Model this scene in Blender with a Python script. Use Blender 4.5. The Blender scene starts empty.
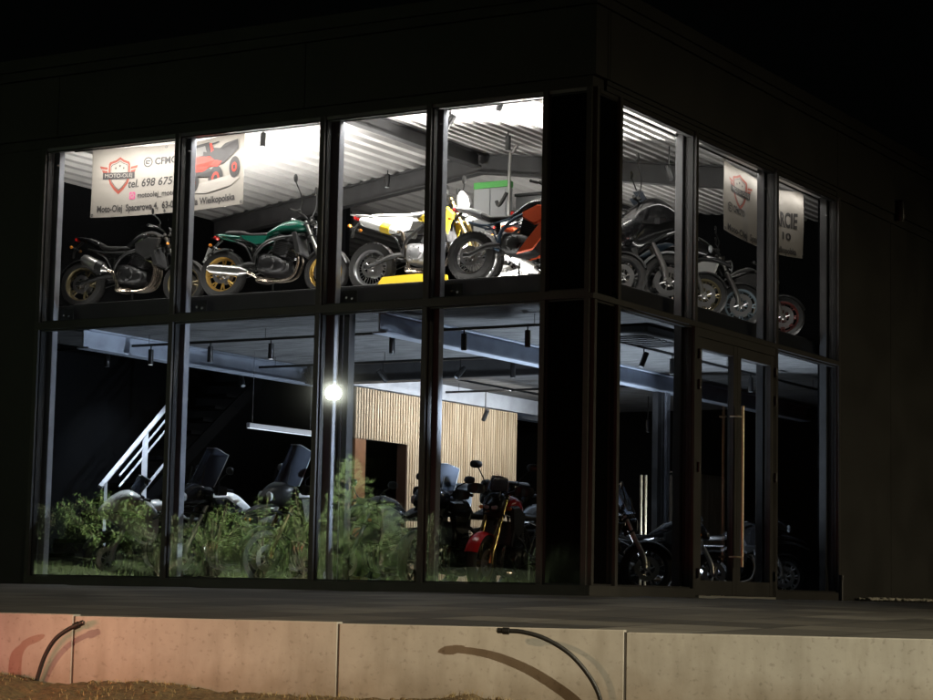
import bpy, bmesh, math, random
from mathutils import Vector, Matrix
random.seed(7)
scene = bpy.context.scene
COL = scene.collection
R = math.radians

# ------------------------------------------------------------------ camera
CAM = Vector((-20.957, -10.909, -0.0094))
YAW, PITCH, ROLL, FPX = 0.53762, 0.11206, 0.020318, 2158.2
_d = Vector((math.cos(YAW)*math.cos(PITCH), math.sin(YAW)*math.cos(PITCH), math.sin(PITCH)))
_r = _d.cross(Vector((0, 0, 1))).normalized()
_u = _r.cross(_d)
CR = _r*math.cos(ROLL) + _u*math.sin(ROLL)
CU = -_r*math.sin(ROLL) + _u*math.cos(ROLL)
cam_data = bpy.data.cameras.new('camera')
cam_data.sensor_width = 36.0
cam_data.lens = 36.0*FPX/933.0
cam_data.clip_start = 0.1
cam_data.clip_end = 2000
cam = bpy.data.objects.new('camera', cam_data)
COL.objects.link(cam)
cam.matrix_world = Matrix(((CR.x, CU.x, -_d.x, CAM.x), (CR.y, CU.y, -_d.y, CAM.y), (CR.z, CU.z, -_d.z, CAM.z), (0, 0, 0, 1)))
scene.camera = cam

def ray(px, py):      # survey helper: sight line of a photo pixel, used to take real-world measures
    return _d + CR*((px-466.5)/FPX) - CU*((py-350)/FPX)
def at_x(px, py, X):
    v = ray(px, py); return CAM + v*((X-CAM.x)/v.x)
def at_y(px, py, Y):
    v = ray(px, py); return CAM + v*((Y-CAM.y)/v.y)
def at_d(px, py, D):
    return CAM + ray(px, py)*D

# ------------------------------------------------------------------ materials
def nm(name):
    m = bpy.data.materials.new(name); m.use_nodes = True
    nt = m.node_tree
    return m, nt, nt.nodes['Principled BSDF']
def simple(name, col, rough=0.5, metal=0.0, coat=0.0, var=0.0, scale=8.0, bump=0.0, bscale=60.0, spec=0.5):
    m, nt, b = nm(name)
    b.inputs['Base Color'].default_value = (*col, 1)
    b.inputs['Roughness'].default_value = rough
    b.inputs['Metallic'].default_value = metal
    b.inputs['Coat Weight'].default_value = coat
    b.inputs['Specular IOR Level'].default_value = spec
    L = nt.links
    tc = nt.nodes.new('ShaderNodeTexCoord')
    if var > 0:
        n = nt.nodes.new('ShaderNodeTexNoise'); n.inputs['Scale'].default_value = scale; n.inputs['Detail'].default_value = 6
        L.new(tc.outputs['Object'], n.inputs['Vector'])
        r = nt.nodes.new('ShaderNodeValToRGB')
        r.color_ramp.elements[0].position = .3; r.color_ramp.elements[1].position = .7
        r.color_ramp.elements[0].color = (*[c*(1-var) for c in col], 1)
        r.color_ramp.elements[1].color = (*[min(1, c*(1+var)) for c in col], 1)
        L.new(n.outputs['Fac'], r.inputs['Fac']); L.new(r.outputs['Color'], b.inputs['Base Color'])
        mr = nt.nodes.new('ShaderNodeMapRange')
        mr.inputs['To Min'].default_value = max(0.03, rough*(1-.4*var-.1)); mr.inputs['To Max'].default_value = min(1, rough*(1+.4*var+.1))
        L.new(n.outputs['Fac'], mr.inputs['Value']); L.new(mr.outputs['Result'], b.inputs['Roughness'])
    if bump > 0:
        n2 = nt.nodes.new('ShaderNodeTexNoise'); n2.inputs['Scale'].default_value = bscale; n2.inputs['Detail'].default_value = 5
        L.new(tc.outputs['Object'], n2.inputs['Vector'])
        bp = nt.nodes.new('ShaderNodeBump'); bp.inputs['Strength'].default_value = bump; bp.inputs['Distance'].default_value = .01
        L.new(n2.outputs['Fac'], bp.inputs['Height']); L.new(bp.outputs['Normal'], b.inputs['Normal'])
    return m
def emit(name, col, s):
    m, nt, b = nm(name)
    b.inputs['Base Color'].default_value = (*col, 1)
    b.inputs['Emission Color'].default_value = (*col, 1)
    b.inputs['Emission Strength'].default_value = s
    return m

M = {}
M['frame'] = simple('anthracite_frame', (.045, .043, .040), .42, .0, var=.2, scale=3)
M['clad'] = simple('anthracite_cladding', (.023, .0225, .0205), .55, var=.25, scale=1.2, bump=.05, bscale=30)
M['blackglass'] = simple('black_spandrel_glass', (.004, .004, .004), .03, spec=.5)
M['blackglass'].node_tree.nodes['Principled BSDF'].inputs['IOR'].default_value = 2.1
M['steelpost'] = simple('grey_painted_steel', (.20, .21, .235), .45, var=.12, scale=5)
M['beam'] = simple('pale_blue_grey_steel', (.46, .51, .60), .5, var=.15, scale=4)
M['darksteel'] = simple('dark_painted_steel', (.05, .05, .052), .5, var=.2, scale=6)
M['blackwall'] = simple('black_painted_wall', (.003, .0033, .004), .85, var=.25, scale=2, spec=.08)
M['floor'] = simple('showroom_floor', (.15, .15, .155), .35, var=.12, scale=2)
M['slabedge'] = simple('slab_edge_panel', (.055, .057, .06), .5, var=.15, scale=3)
M['deckmat'] = simple('galvanised_deck', (.52, .51, .50), .42, .1, var=.08, scale=4)
M['bracket'] = simple('black_bracket', (.012, .012, .012), .45)
M['bolt'] = simple('steel_bolt', (.7, .7, .7), .25, .9)
M['alu'] = simple('threshold_aluminium', (.75, .74, .70), .35, .8)
M['brass'] = simple('brushed_brass_handle', (.78, .68, .48), .32, .6, var=.06, scale=20)
M['blackmetal'] = simple('black_powdercoat', (.012, .012, .013), .4)
M['whitebar'] = simple('white_lacquer', (.75, .77, .82), .35)
M['lampemit'] = emit('led_lens', (.92, .95, 1), .8)
M['rubberhose'] = simple('black_conduit', (.012, .012, .012), .5, bump=.3, bscale=200)
# motorcycle materials
M['tyre'] = simple('tyre_rubber', (.012, .0115, .011), .78, bump=.15, bscale=90)
M['bk_plastic'] = simple('black_plastic', (.010, .010, .010), .45, var=.2, scale=12)
M['bk_gloss'] = simple('gloss_black_paint', (.008, .008, .009), .16, coat=.6)
M['chrome'] = simple('polished_steel', (.72, .70, .66), .16, 1.0, var=.08, scale=14)
M['brushed'] = simple('brushed_aluminium', (.50, .49, .47), .32, 1.0, var=.12, scale=20)
M['engine'] = simple('engine_black_alloy', (.020, .020, .021), .38, .5, var=.25, scale=14)
M['engine_silver'] = simple('engine_silver_alloy', (.36, .36, .37), .4, .8, var=.15, scale=14)
M['heat'] = simple('heat_tinted_header', (.58, .50, .42), .22, 1.0, var=.2, scale=10)
M['green'] = simple('metallic_green_paint', (.008, .13, .085), .2, .15, coat=.8)
M['whitep'] = simple('gloss_white_paint', (.72, .72, .70), .25, coat=.5)
M['yellowp'] = simple('yellow_plastic', (.72, .50, .03), .35)
M['bluep'] = simple('steel_blue_paint', (.05, .085, .13), .3, coat=.4)
M['lightgrey'] = simple('light_grey_plastic', (.42, .43, .44), .4)
M['orangep'] = simple('orange_red_plastic', (.75, .11, .035), .35)
M['redp'] = simple('gloss_red_paint', (.50, .018, .018), .22, coat=.6)
M['goldrim'] = simple('gold_anodised_rim', (.66, .43, .12), .3, .75)
M['goldfork'] = simple('gold_fork_tube', (.62, .46, .2), .25, .9)
M['seat'] = simple('black_seat_vinyl', (.016, .015, .015), .5, bump=.2, bscale=140)
M['seatgrey'] = simple('grey_seat_vinyl', (.45, .45, .44), .55, bump=.2, bscale=140)
M['disc'] = simple('brake_steel', (.52, .51, .50), .28, 1.0)
M['rimdark'] = simple('dark_alloy_rim', (.05, .05, .052), .35, .6)
M['rimsilver'] = simple('silver_alloy_rim', (.45, .45, .46), .3, .9)
M['rimgold2'] = simple('dull_bronze_rim', (.25, .21, .12), .35, .7)
M['rimblue'] = simple('pale_blue_rim', (.20, .26, .30), .35, .4)
M['rimred'] = simple('red_rim', (.13, .03, .026), .35, .2)
M['plate'] = simple('number_plate_white', (.72, .72, .70), .4)
M['redlens'] = simple('red_lens', (.45, .012, .01), .12, coat=.5)
M['amber'] = simple('amber_lens', (.75, .25, .03), .15, coat=.5)
M['lens'] = simple('headlight_glass', (.62, .66, .70), .06, .3)
M['radiator'] = simple('radiator_core', (.10, .10, .105), .5, .6, var=.4, scale=90)
M['mirrorglass'] = simple('mirror_glass', (.8, .8, .8), .03, 1.0)
M['silvercase'] = simple('silver_case_paint', (.55, .60, .66), .35, .2)
def smoke(name, tint, fac):
    m, nt, b = nm(name)
    out = nt.nodes['Material Output']
    t = nt.nodes.new('ShaderNodeBsdfTransparent'); t.inputs['Color'].default_value = (*tint, 1)
    b.inputs['Base Color'].default_value = (.12, .14, .18, 1); b.inputs['Roughness'].default_value = .1
    mx = nt.nodes.new('ShaderNodeMixShader'); mx.inputs['Fac'].default_value = fac
    nt.links.new(t.outputs[0], mx.inputs[1]); nt.links.new(b.outputs[0], mx.inputs[2]); nt.links.new(mx.outputs[0], out.inputs['Surface'])
    return m
M['screen'] = smoke('smoked_windscreen', (.5, .55, .6), .6)

def glass_mat(name, refl, tint):
    m, nt, b = nm(name)
    out = nt.nodes['Material Output']
    nt.nodes.remove(b)
    t = nt.nodes.new('ShaderNodeBsdfTransparent'); t.inputs['Color'].default_value = (*tint, 1)
    g = nt.nodes.new('ShaderNodeBsdfGlossy'); g.inputs['Roughness'].default_value = 0.0
    geo = nt.nodes.new('ShaderNodeNewGeometry')
    mul = nt.nodes.new('ShaderNodeMath'); mul.operation = 'MULTIPLY_ADD'
    mul.inputs[1].default_value = -refl; mul.inputs[2].default_value = refl
    nt.links.new(geo.outputs['Backfacing'], mul.inputs[0])
    mx = nt.nodes.new('ShaderNodeMixShader')
    g2 = nt.nodes.new('ShaderNodeBsdfGlossy'); g2.inputs['Roughness'].default_value = .072      # thin film of dust scatters bright lamps
    gm = nt.nodes.new('ShaderNodeMixShader'); gm.inputs['Fac'].default_value = .10
    nt.links.new(g.outputs[0], gm.inputs[1]); nt.links.new(g2.outputs[0], gm.inputs[2])
    nt.links.new(mul.outputs[0], mx.inputs['Fac']); nt.links.new(t.outputs[0], mx.inputs[1]); nt.links.new(gm.outputs[0], mx.inputs[2])
    nt.links.new(mx.outputs[0], out.inputs['Surface'])
    # slight waviness of toughened panes
    tc = nt.nodes.new('ShaderNodeTexCoord'); n = nt.nodes.new('ShaderNodeTexNoise'); n.inputs['Scale'].default_value = 1.3
    bp = nt.nodes.new('ShaderNodeBump'); bp.inputs['Strength'].default_value = .02; bp.inputs['Distance'].default_value = .01
    nt.links.new(tc.outputs['Object'], n.inputs['Vector']); nt.links.new(n.outputs['Fac'], bp.inputs['Height']); nt.links.new(bp.outputs['Normal'], g.inputs['Normal'])
    return m
M['glass'] = glass_mat('coated_window_glass', .28, (.97, .975, .97))

# ------------------------------------------------------------------ mesh builder
def catmull(pts, k=6):
    P = [Vector(p) for p in pts]
    if len(P) < 3: return P
    out = []
    Q = [P[0]*2-P[1]] + P + [P[-1]*2-P[-2]]
    for i in range(1, len(Q)-2):
        a, b, c, d = Q[i-1:i+3]
        for j in range(k):
            t = j/k
            out.append(.5*((2*b)+(c-a)*t+(2*a-5*b+4*c-d)*t*t+(3*b-a-3*c+d)*t**3))
    out.append(P[-1])
    return out
class MB:
    def __init__(s): s.v = []; s.f = []
    def add(s, vs, fs):
        o = len(s.v); s.v += [tuple(v) for v in vs]; s.f += [tuple(i+o for i in f) for f in fs]; return s
    def box(s, c, size, bev=0.0, rot=None, seg=1):
        bm = bmesh.new(); bmesh.ops.create_cube(bm, size=1)
        for v in bm.verts: v.co = Vector((v.co.x*size[0], v.co.y*size[1], v.co.z*size[2]))
        if bev > 0: bmesh.ops.bevel(bm, geom=list(bm.edges), offset=bev, segments=seg, affect='EDGES', profile=.5)
        bm.verts.index_update()
        mt = rot if rot else Matrix.Identity(3)
        vs = [mt @ v.co + Vector(c) for v in bm.verts]
        fs = [[v.index for v in f.verts] for f in bm.faces]
        bm.free(); return s.add(vs, fs)
    def span(s, a, b, bev=0.0):   # box between two corners
        return s.box([(a[i]+b[i])/2 for i in range(3)], [abs(b[i]-a[i]) for i in range(3)], bev)
    def tube(s, pts, r, n=8, k=5, smooth=True):
        P = catmull(pts, k) if smooth and len(pts) > 2 else [Vector(p) for p in pts]
        m = len(P)
        rr = r if isinstance(r, (list, tuple)) else None
        T = [(P[min(i+1, m-1)]-P[max(i-1, 0)]).normalized() for i in range(m)]
        up = Vector((0, 0, 1)) if abs(T[0].z) < .9 else Vector((1, 0, 0))
        a = T[0].cross(up).normalized()
        vs = []
        for i in range(m):
            a = (a - T[i]*a.dot(T[i])).normalized(); b = T[i].cross(a)
            if rr:
                q = i/(m-1)*(len(rr)-1); j = min(int(q), len(rr)-2); rad = rr[j]+(rr[j+1]-rr[j])*(q-j)
            else: rad = r
            vs += [P[i]+(a*math.cos(2*math.pi*k2/n)+b*math.sin(2*math.pi*k2/n))*rad for k2 in range(n)]
        fs = [(i*n+j, i*n+(j+1) % n, (i+1)*n+(j+1) % n, (i+1)*n+j) for i in range(m-1) for j in range(n)]
        fs += [tuple(range(n-1, -1, -1)), tuple(range((m-1)*n, m*n))]
        return s.add(vs, fs)
    def lathe(s, prof, c=(0, 0, 0), axis='y', n=32, closed=False):
        # prof: (radius, height along axis)
        vs = []; c = Vector(c)
        for r_, h in prof:
            for j in range(n):
                a = 2*math.pi*j/n; ca, sa = math.cos(a)*r_, math.sin(a)*r_
                vs.append(c+Vector({'y': (ca, h, sa), 'z': (ca, sa, h), 'x': (h, ca, sa)}[axis]))
        m = len(prof)
        fs = [(i*n+j, (i+1)*n+j, (i+1)*n+(j+1) % n, i*n+(j+1) % n) for i in range(m-1) for j in range(n)]
        if closed: fs += [((m-1)*n+j, j, (j+1) % n, (m-1)*n+(j+1) % n) for j in range(n)]
        else:
            if prof[0][0] > 1e-6: fs.append(tuple(range(n)))
            if prof[-1][0] > 1e-6: fs.append(tuple(range(m*n-1, (m-1)*n-1, -1)))
        return s.add(vs, fs)
    def loft(s, secs, n=20, k=4, e=2.4, y=0.0):
        # secs: (x, z, half width, up, down[, y offset])
        S = [Vector((0,)*6)]*0
        raw = [list(q)+[0.0]*(6-len(q)) for q in secs]
        fine = []
        for i in range(len(raw)-1):
            p0, p1, p2, p3 = raw[max(i-1, 0)], raw[i], raw[i+1], raw[min(i+2, len(raw)-1)]
            for j in range(k):
                t = j/k
                fine.append([.5*(2*b+(c-a)*t+(2*a-5*b+4*c-d)*t*t+(3*b-a-3*c+d)*t**3) for a, b, c, d in zip(p0, p1, p2, p3)])
        fine.append(raw[-1])
        vs = []
        for x, z, w, hu, hd, yo in fine:
            w = max(w, .001)
            for j in range(n):
                a = 2*math.pi*j/n; ca, sa = math.cos(a), math.sin(a)
                yy = math.copysign(abs(ca)**(2/e), ca)*w
                zz = math.copysign(abs(sa)**(2/e), sa)*(hu if sa > 0 else hd)
                vs.append((x, y+yo+yy, z+zz))
        m = len(fine)
        fs = [(i*n+j, i*n+(j+1) % n, (i+1)*n+(j+1) % n, (i+1)*n+j) for i in range(m-1) for j in range(n)]
        fs += [tuple(range(n-1, -1, -1)), tuple(range((m-1)*n, m*n))]
        return s.add(vs, fs)
    def prism(s, poly, y0, y1, inset=.0):
        # polygon in x,z extruded along y; the outer face may be inset for a bevelled look
        cx = sum(p[0] for p in poly)/len(poly); cz = sum(p[1] for p in poly)/len(poly); n = len(poly)
        g = [(cx+(p[0]-cx)*(1-inset), cz+(p[1]-cz)*(1-inset)) for p in poly]
        vs = [(p[0], y0, p[1]) for p in poly]+[(p[0], y1, p[1]) for p in g]
        fs = [tuple(range(n)), tuple(range(2*n-1, n-1, -1))]+[(i, n+i, n+(i+1) % n, (i+1) % n) for i in range(n)]
        return s.add(vs, fs)
    def ball(s, c, r, nu=14, nv=9):
        r = (r, r, r) if not isinstance(r, (tuple, list)) else r
        vs = []; 
        for i in range(nv+1):
            t = math.pi*i/nv
            for j in range(nu):
                a = 2*math.pi*j/nu
                vs.append((c[0]+r[0]*math.sin(t)*math.cos(a), c[1]+r[1]*math.sin(t)*math.sin(a), c[2]+r[2]*math.cos(t)))
        fs = [(i*nu+j, (i+1)*nu+j, (i+1)*nu+(j+1) % nu, i*nu+(j+1) % nu) for i in range(nv) for j in range(nu)]
        return s.add(vs, fs)
    def sheet(s, fn, nu, nv, th):
        # fn(u,v)->(pos, normal); a curved shell of thickness th
        A = []; B = []
        for i in range(nv+1):
            for j in range(nu+1):
                p, nrm = fn(j/nu, i/nv); A.append(Vector(p)); B.append(Vector(p)-Vector(nrm)*th)
        w = nu+1; N = len(A)
        fs = [(i*w+j, i*w+j+1, (i+1)*w+j+1, (i+1)*w+j) for i in range(nv) for j in range(nu)]
        fs += [(N+i*w+j, N+(i+1)*w+j, N+(i+1)*w+j+1, N+i*w+j+1) for i in range(nv) for j in range(nu)]
        rim = [j for j in range(w)]+[i*w+nu for i in range(1, nv+1)]+[nv*w+j for j in range(nu-1, -1, -1)]+[i*w for i in range(nv-1, 0, -1)]
        fs += [(rim[i], N+rim[i], N+rim[(i+1) % len(rim)], rim[(i+1) % len(rim)]) for i in range(len(rim))]
        return s.add(A+B, fs)
    def mesh(s, name, mat, angle=38):
        me = bpy.data.meshes.new(name); me.from_pydata(s.v, [], s.f); me.update()
        bm = bmesh.new(); bm.from_mesh(me); bmesh.ops.remove_doubles(bm, verts=bm.verts, dist=1e-5)
        bmesh.ops.recalc_face_normals(bm, faces=bm.faces); bm.to_mesh(me); bm.free()
        if angle > 0:
            me.shade_smooth(); me.set_sharp_from_angle(angle=R(angle))
        for mm in (mat if isinstance(mat, list) else [mat]): me.materials.append(mm)
        return me
    def build(s, name, mat, parent=None, angle=38, loc=None):
        o = bpy.data.objects.new(name, s.mesh(name, mat, angle)); COL.objects.link(o)
        if parent: o.parent = parent
        if loc: o.location = loc
        return o
def raw(name, vs, fs, mat, parent=None, smooth=False):
    me = bpy.data.meshes.new(name); me.from_pydata([tuple(v) for v in vs], [], fs); me.update()
    if smooth: me.shade_smooth()
    for mm in (mat if isinstance(mat, list) else [mat]): me.materials.append(mm)
    o = bpy.data.objects.new(name, me); COL.objects.link(o)
    if parent: o.parent = parent
    return o
def tag(o, label, cat, group=None):
    o['label'] = label; o['category'] = cat
    if group: o['group'] = group
    return o
def struct(o, kind='structure'):
    o['kind'] = kind; return o
def thing(name, label, cat, loc=(0, 0, 0), rotz=0, group=None, lean=0):
    o = bpy.data.objects.new(name, None); COL.objects.link(o)
    o.empty_display_size = .2
    o.location = loc; o.rotation_euler = (lean, 0, rotz)
    return tag(o, label, cat, group)
# ------------------------------------------------------------------ more procedural surfaces
def ceiling_mat():
    m, nt, b = nm('striated_concrete_ceiling')
    tc = nt.nodes.new('ShaderNodeTexCoord'); mp = nt.nodes.new('ShaderNodeMapping')
    mp.inputs['Scale'].default_value = (9, 1.1, 1)
    n = nt.nodes.new('ShaderNodeTexNoise'); n.inputs['Scale'].default_value = 2.2; n.inputs['Detail'].default_value = 8; n.inputs['Roughness'].default_value = .65
    r = nt.nodes.new('ShaderNodeValToRGB')
    r.color_ramp.elements[0].position = .32; r.color_ramp.elements[0].color = (.05, .05, .05, 1)
    r.color_ramp.elements[1].position = .68; r.color_ramp.elements[1].color = (.23, .23, .23, 1)
    nt.links.new(tc.outputs['Object'], mp.inputs['Vector']); nt.links.new(mp.outputs[0], n.inputs['Vector'])
    nt.links.new(n.outputs['Fac'], r.inputs['Fac']); nt.links.new(r.outputs[0], b.inputs['Base Color'])
    bp = nt.nodes.new('ShaderNodeBump'); bp.inputs['Strength'].default_value = .5; bp.inputs['Distance'].default_value = .02
    nt.links.new(n.outputs['Fac'], bp.inputs['Height']); nt.links.new(bp.outputs[0], b.inputs['Normal'])
    b.inputs['Roughness'].default_value = .85
    return m
M['ceiling'] = ceiling_mat()
def slat_mat():
    m, nt, b = nm('oak_slats')
    tc = nt.nodes.new('ShaderNodeTexCoord'); mp = nt.nodes.new('ShaderNodeMapping'); mp.inputs['Scale'].default_value = (22, 22, .9)
    n = nt.nodes.new('ShaderNodeTexNoise'); n.inputs['Scale'].default_value = 1.0; n.inputs['Detail'].default_value = 5
    r = nt.nodes.new('ShaderNodeValToRGB')
    r.color_ramp.elements[0].position = .3; r.color_ramp.elements[0].color = (.38, .28, .17, 1)
    r.color_ramp.elements[1].position = .7; r.color_ramp.elements[1].color = (.68, .57, .42, 1)
    nt.links.new(tc.outputs['Object'], mp.inputs['Vector']); nt.links.new(mp.outputs[0], n.inputs['Vector'])
    nt.links.new(n.outputs['Fac'], r.inputs['Fac']); nt.links.new(r.outputs[0], b.inputs['Base Color'])
    b.inputs['Roughness'].default_value = .55
    return m
M['slats'] = slat_mat()

# ------------------------------------------------------------------ the showroom building
B = thing('showroom_building', 'two-storey dark glass corner showroom with lit interior', 'building', (0, 0, 0))
def part(name, mb, mat, parent=None, label=None, angle=38):
    o = mb.build(name, M[mat] if isinstance(mat, str) else mat, parent or B, angle)
    if label: o['label'] = label
    return o
HS = 5.634      # soffit above the glass
TOP = 6.86      # parapet
# cladding walls
part('cladding_wall', MB().span((-.02, 8.06, -.05), (.25, 11.5, HS-.004)), 'clad')
c = MB()
for x0, x1 in ((7.545, 9.6), (9.612, 11.7), (11.712, 16)):
    c.span((x0, -.02, -.05), (x1, .25, HS-.03))
part('cladding_wall', c, 'clad')
# fascia panels with grooves and coping
f = MB()
for y0, y1 in ((.0, 3.9), (3.912, 7.8), (7.812, 11.5)):
    f.span((-.045, y0, HS+.13), (.25, y1, 6.56))
f.span((-.03, .0, HS), (.25, 11.5, HS+.118)); f.span((-.06, -.06, 6.575), (.28, 11.5, 6.69)); f.span((-.075, -.075, 6.702), (.3, 11.5, TOP))
part('fascia', f, 'clad')
f = MB()
for x0, x1 in ((.252, .30), (.312, 7.36), (7.375, 16)):
    f.span((x0, -.045, HS+.13), (x1, .25, 6.56))
f.span((.252, -.03, HS), (7.36, .25, HS+.06)); f.span((.252, -.038, HS+.068), (7.36, .25, HS+.118)); f.span((7.375, -.03, HS-.02), (16, .25, HS+.118))
f.span((.281, -.06, 6.575), (16, .28, 6.69)); f.span((.301, -.075, 6.702), (16, .3, TOP))
f.span((-.045, -.045, HS+.13), (-.0, -.002, 6.56)); f.span((-.002, -.045, HS+.13), (.24, -.001, 6.56))
part('fascia', f, 'clad')
part('roof', MB().span((.26, .26, 6.40), (15.9, 11.4, 6.5)), 'darksteel')
# interior shell
part('interior_wall', MB().span((.3, 9.1, 0), (14.0, 9.25, 6.35)), 'blackwall')
part('interior_wall', MB().span((14.0, .3, 0), (14.15, 9.25, 6.35)), 'blackwall')
part('interior_wall', MB().span((7.6, .26, 0), (14.0, .34, 6.35)), 'blackwall')
part('partition_wall', MB().span((5.12, 6.75, 3.6), (5.22, 9.098, 5.78)), 'blackwall')
part('partition_wall', MB().span((9.9, .345, 3.6), (10.0, 9.098, 6.0)), 'blackwall')
part('floor', MB().span((.1, .1, -.06), (14, 9.1, .0)), 'floor')
part('floor_slab', MB().span((.34, .34, 3.345), (14, 9.1, 3.60)), 'floor')
part('slab_edge', MB().span((.30, .345, 3.36), (.338, 9.1, 3.585)), 'slabedge')
part('slab_edge', MB().span((.34, .30, 3.36), (7.6, .338, 3.585)), 'blackmetal')
part('ceiling', MB().span((.36, .36, 3.30), (13.99, 9.09, 3.343)), 'ceiling')
# trapezoidal roof deck, ribs along the ridge direction
RY, RZ, SL = 4.39, 6.19, .134
def deck(y0, y1):
    per = .207; prof = []; y = y0
    while y < y1:
        for dy, dz in ((0, 0), (.06, 0), (.085, .052), (.165, .052), (.190, 0)):
            if y+dy <= y1: prof.append((y+dy, dz))
        y += per
    prof.append((y1, 0))
    vs = []
    for x in (.05, 2.5, 5.0, 7.5, 10.0):
        vs += [(x, yy, RZ-SL*abs(yy-RY)+dz) for yy, dz in prof]
    n = len(prof); N = len(vs)
    fs = [(i*n+j, i*n+j+1, (i+1)*n+j+1, (i+1)*n+j) for i in range(4) for j in range(n-1)]
    vs += [(v[0], v[1], v[2]+.006) for v in vs]
    fs += [tuple(N+i for i in reversed(q)) for q in fs]
    return raw('roof_deck', vs, fs, M['deckmat'], B)
deck(.0, RY); deck(RY, 9.1)
def rafter(x, w, drop, name='rafter'):
    m = MB()
    pts = [(.46, RZ-SL*(RY-.46)-.004), (RY, RZ-.004), (9.09, RZ-SL*(9.09-RY)-.004)]
    def leg(zt, zb, hw):
        vs = []
        for dx in (-hw, hw):
            for (y, z) in pts: vs.append((x+dx, y, z-zt))
            for (y, z) in reversed(pts): vs.append((x+dx, y, z-zb))
        fs = [tuple(range(5, -1, -1)), tuple(range(6, 12))]+[(i, (i+1) % 6, 6+(i+1) % 6, 6+i) for i in range(6)]
        m.add(vs, fs)
    leg(0, .018, w/2); leg(.018, drop-.018, .012); leg(drop-.018, drop, w/2)
    return part(name, m, 'darksteel', angle=0)
rafter(5.0, .16, .29)
part('ridge_beam', MB().span((.12, RY-.07, RZ-.012), (9.9, RY+.07, RZ-.03)).span((.12, RY-.012, RZ-.2), (4.9, RY+.012, RZ-.03)).span((.12, RY-.07, RZ-.22), (4.9, RY+.07, RZ-.2)), 'darksteel', angle=0)
# ground-floor ceiling beams, columns
def ibeam_x(y, x0, x1, zt, zb, w=.18):
    m = MB().span((x0, y-w/2, zt-.02), (x1, y+w/2, zt)).span((x0, y-.01, zb+.02), (x1, y+.01, zt-.02)).span((x0, y-w/2, zb), (x1, y+w/2, zb+.02))
    return part('ceiling_beam', m, 'beam', angle=0)
ibeam_x(7.62, .4, 13.9, 3.298, 3.04, .2); ibeam_x(3.04, .4, 13.9, 3.298, 3.04, .2)
part('ceiling_beam', MB().span((5.3, 3.16, 3.05), (5.5, 7.5, 3.296)).span((5.25, 3.16, 3.03), (5.55, 7.5, 3.048)), 'darksteel', angle=0)
p = at_y(664, 450, 3.04)
cw_ = part('steel_column', MB().span((p.x-.074, 3.03, 0), (p.x+.074, 3.05, 3.035)).span((p.x-.2, 3.05, 0), (p.x-.076, 3.14, 3.035)), 'darksteel', angle=0)
for dx in (-.012, .075): MB().span((p.x+dx, 2.985, 0), (p.x+dx+.013, 3.095, 3.035)).build('column_flange', M['steelpost'], cw_, 0)
# posts behind the curtain wall, both storeys
PY = [7.93, 5.77, 3.55, 2.07]
for y in PY:
    w = .105 if y != 3.55 else .15
    part('steel_post', MB().span((.103, y-w/2, 0), (.205, y+w/2, HS), .006), 'steelpost', angle=20)
for x in (2.62, 5.14, 7.38):
    part('steel_post', MB().span((x-.055, .103, 0), (x+.055, .205, HS), .006), 'darksteel', angle=20)
dc = part('steel_column', MB().span((.21, 3.34, 0), (.34, 3.66, 3.30), .004), 'blackmetal', angle=20)
for y in (3.415, 3.53): MB().span((.203, y, 0), (.2095, y+.012, 3.30)).build('column_trim', M['beam'], dc, 0)
# mullion caps and transoms
capA = [8.02, 5.83, 3.63, 2.13, .585, .03]
for y in capA:
    part('mullion', MB().span((-.05, y-.032, .10), (.10, y+.032, 3.25)).span((-.05, y-.032, 3.345), (.10, y+.032, HS-.002)), 'frame')
capB = [.035, .60, 2.66, 5.19, 7.44]
for x in capB:
    part('mullion', MB().span((x-.034, -.05, .10), (x+.034, .10, 3.24)).span((x-.034, -.05, 3.305), (x+.034, .10, HS-.004)) if x > .1 else
         MB().span((-.002, -.05, .10), (x+.02, -.003, 3.24)).span((-.002, -.05, 3.305), (x+.02, -.003, HS-.004)), 'frame')
part('transom', MB().span((-.055, .0, 3.252), (.10, 8.052, 3.343)), 'frame')
part('transom', MB().span((-.053, -.055, 3.243), (7.474, -.003, 3.303)).span((.105, -.002, 3.243), (7.474, .10, 3.303)), 'frame')
part('sill', MB().span((-.055, .0, -.02), (.10, 8.052, .098)), 'frame')
part('sill', MB().span((-.053, -.055, -.02), (2.69, -.003, .098)), 'frame'); part('sill', MB().span((5.155, -.055, -.02), (7.474, -.003, .098)), 'frame')
part('head_frame', MB().span((-.02, .06, HS-.04), (.10, 8.05, HS-.003)), 'steelpost')
part('head_frame', MB().span((.13, -.02, HS-.05), (7.4, .10, HS-.006)), 'frame')
part('jamb', MB().span((7.475, -.03, -.02), (7.54, .25, HS-.03)), 'frame')
# windows: slim frame > pane
def window(plane, a0, a1, z0, z1, black=False):
    g = .018
    def bx(m, p0, p1, q0, q1, d0, d1):
        if plane == 'A': m.span((d0, p0, q0), (d1, p1, q1))
        else: m.span((p0, d0, q0), (p1, d1, q1))
    m = MB()
    bx(m, a0, a0+g, z0, z1, -.012, .06); bx(m, a1-g, a1, z0, z1, -.012, .06)
    bx(m, a0+g, a1-g, z0, z0+g, -.012, .06); bx(m, a0+g, a1-g, z1-g, z1, -.012, .06)
    w = part('window', m, 'bracket')
    if black: w['label'] = 'opaque black corner panel'
    q = MB(); bx(q, a0+g+.001, a1-g-.001, z0+g+.001, z1-g-.001, .004, .024)
    q.build('pane', M['blackglass'] if black else M['glass'], w, 0)
eA = [(.064, .551, True), (.62, 2.096, False), (2.164, 3.596, False), (3.664, 5.796, False), (5.864, 7.986, False)]
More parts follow.
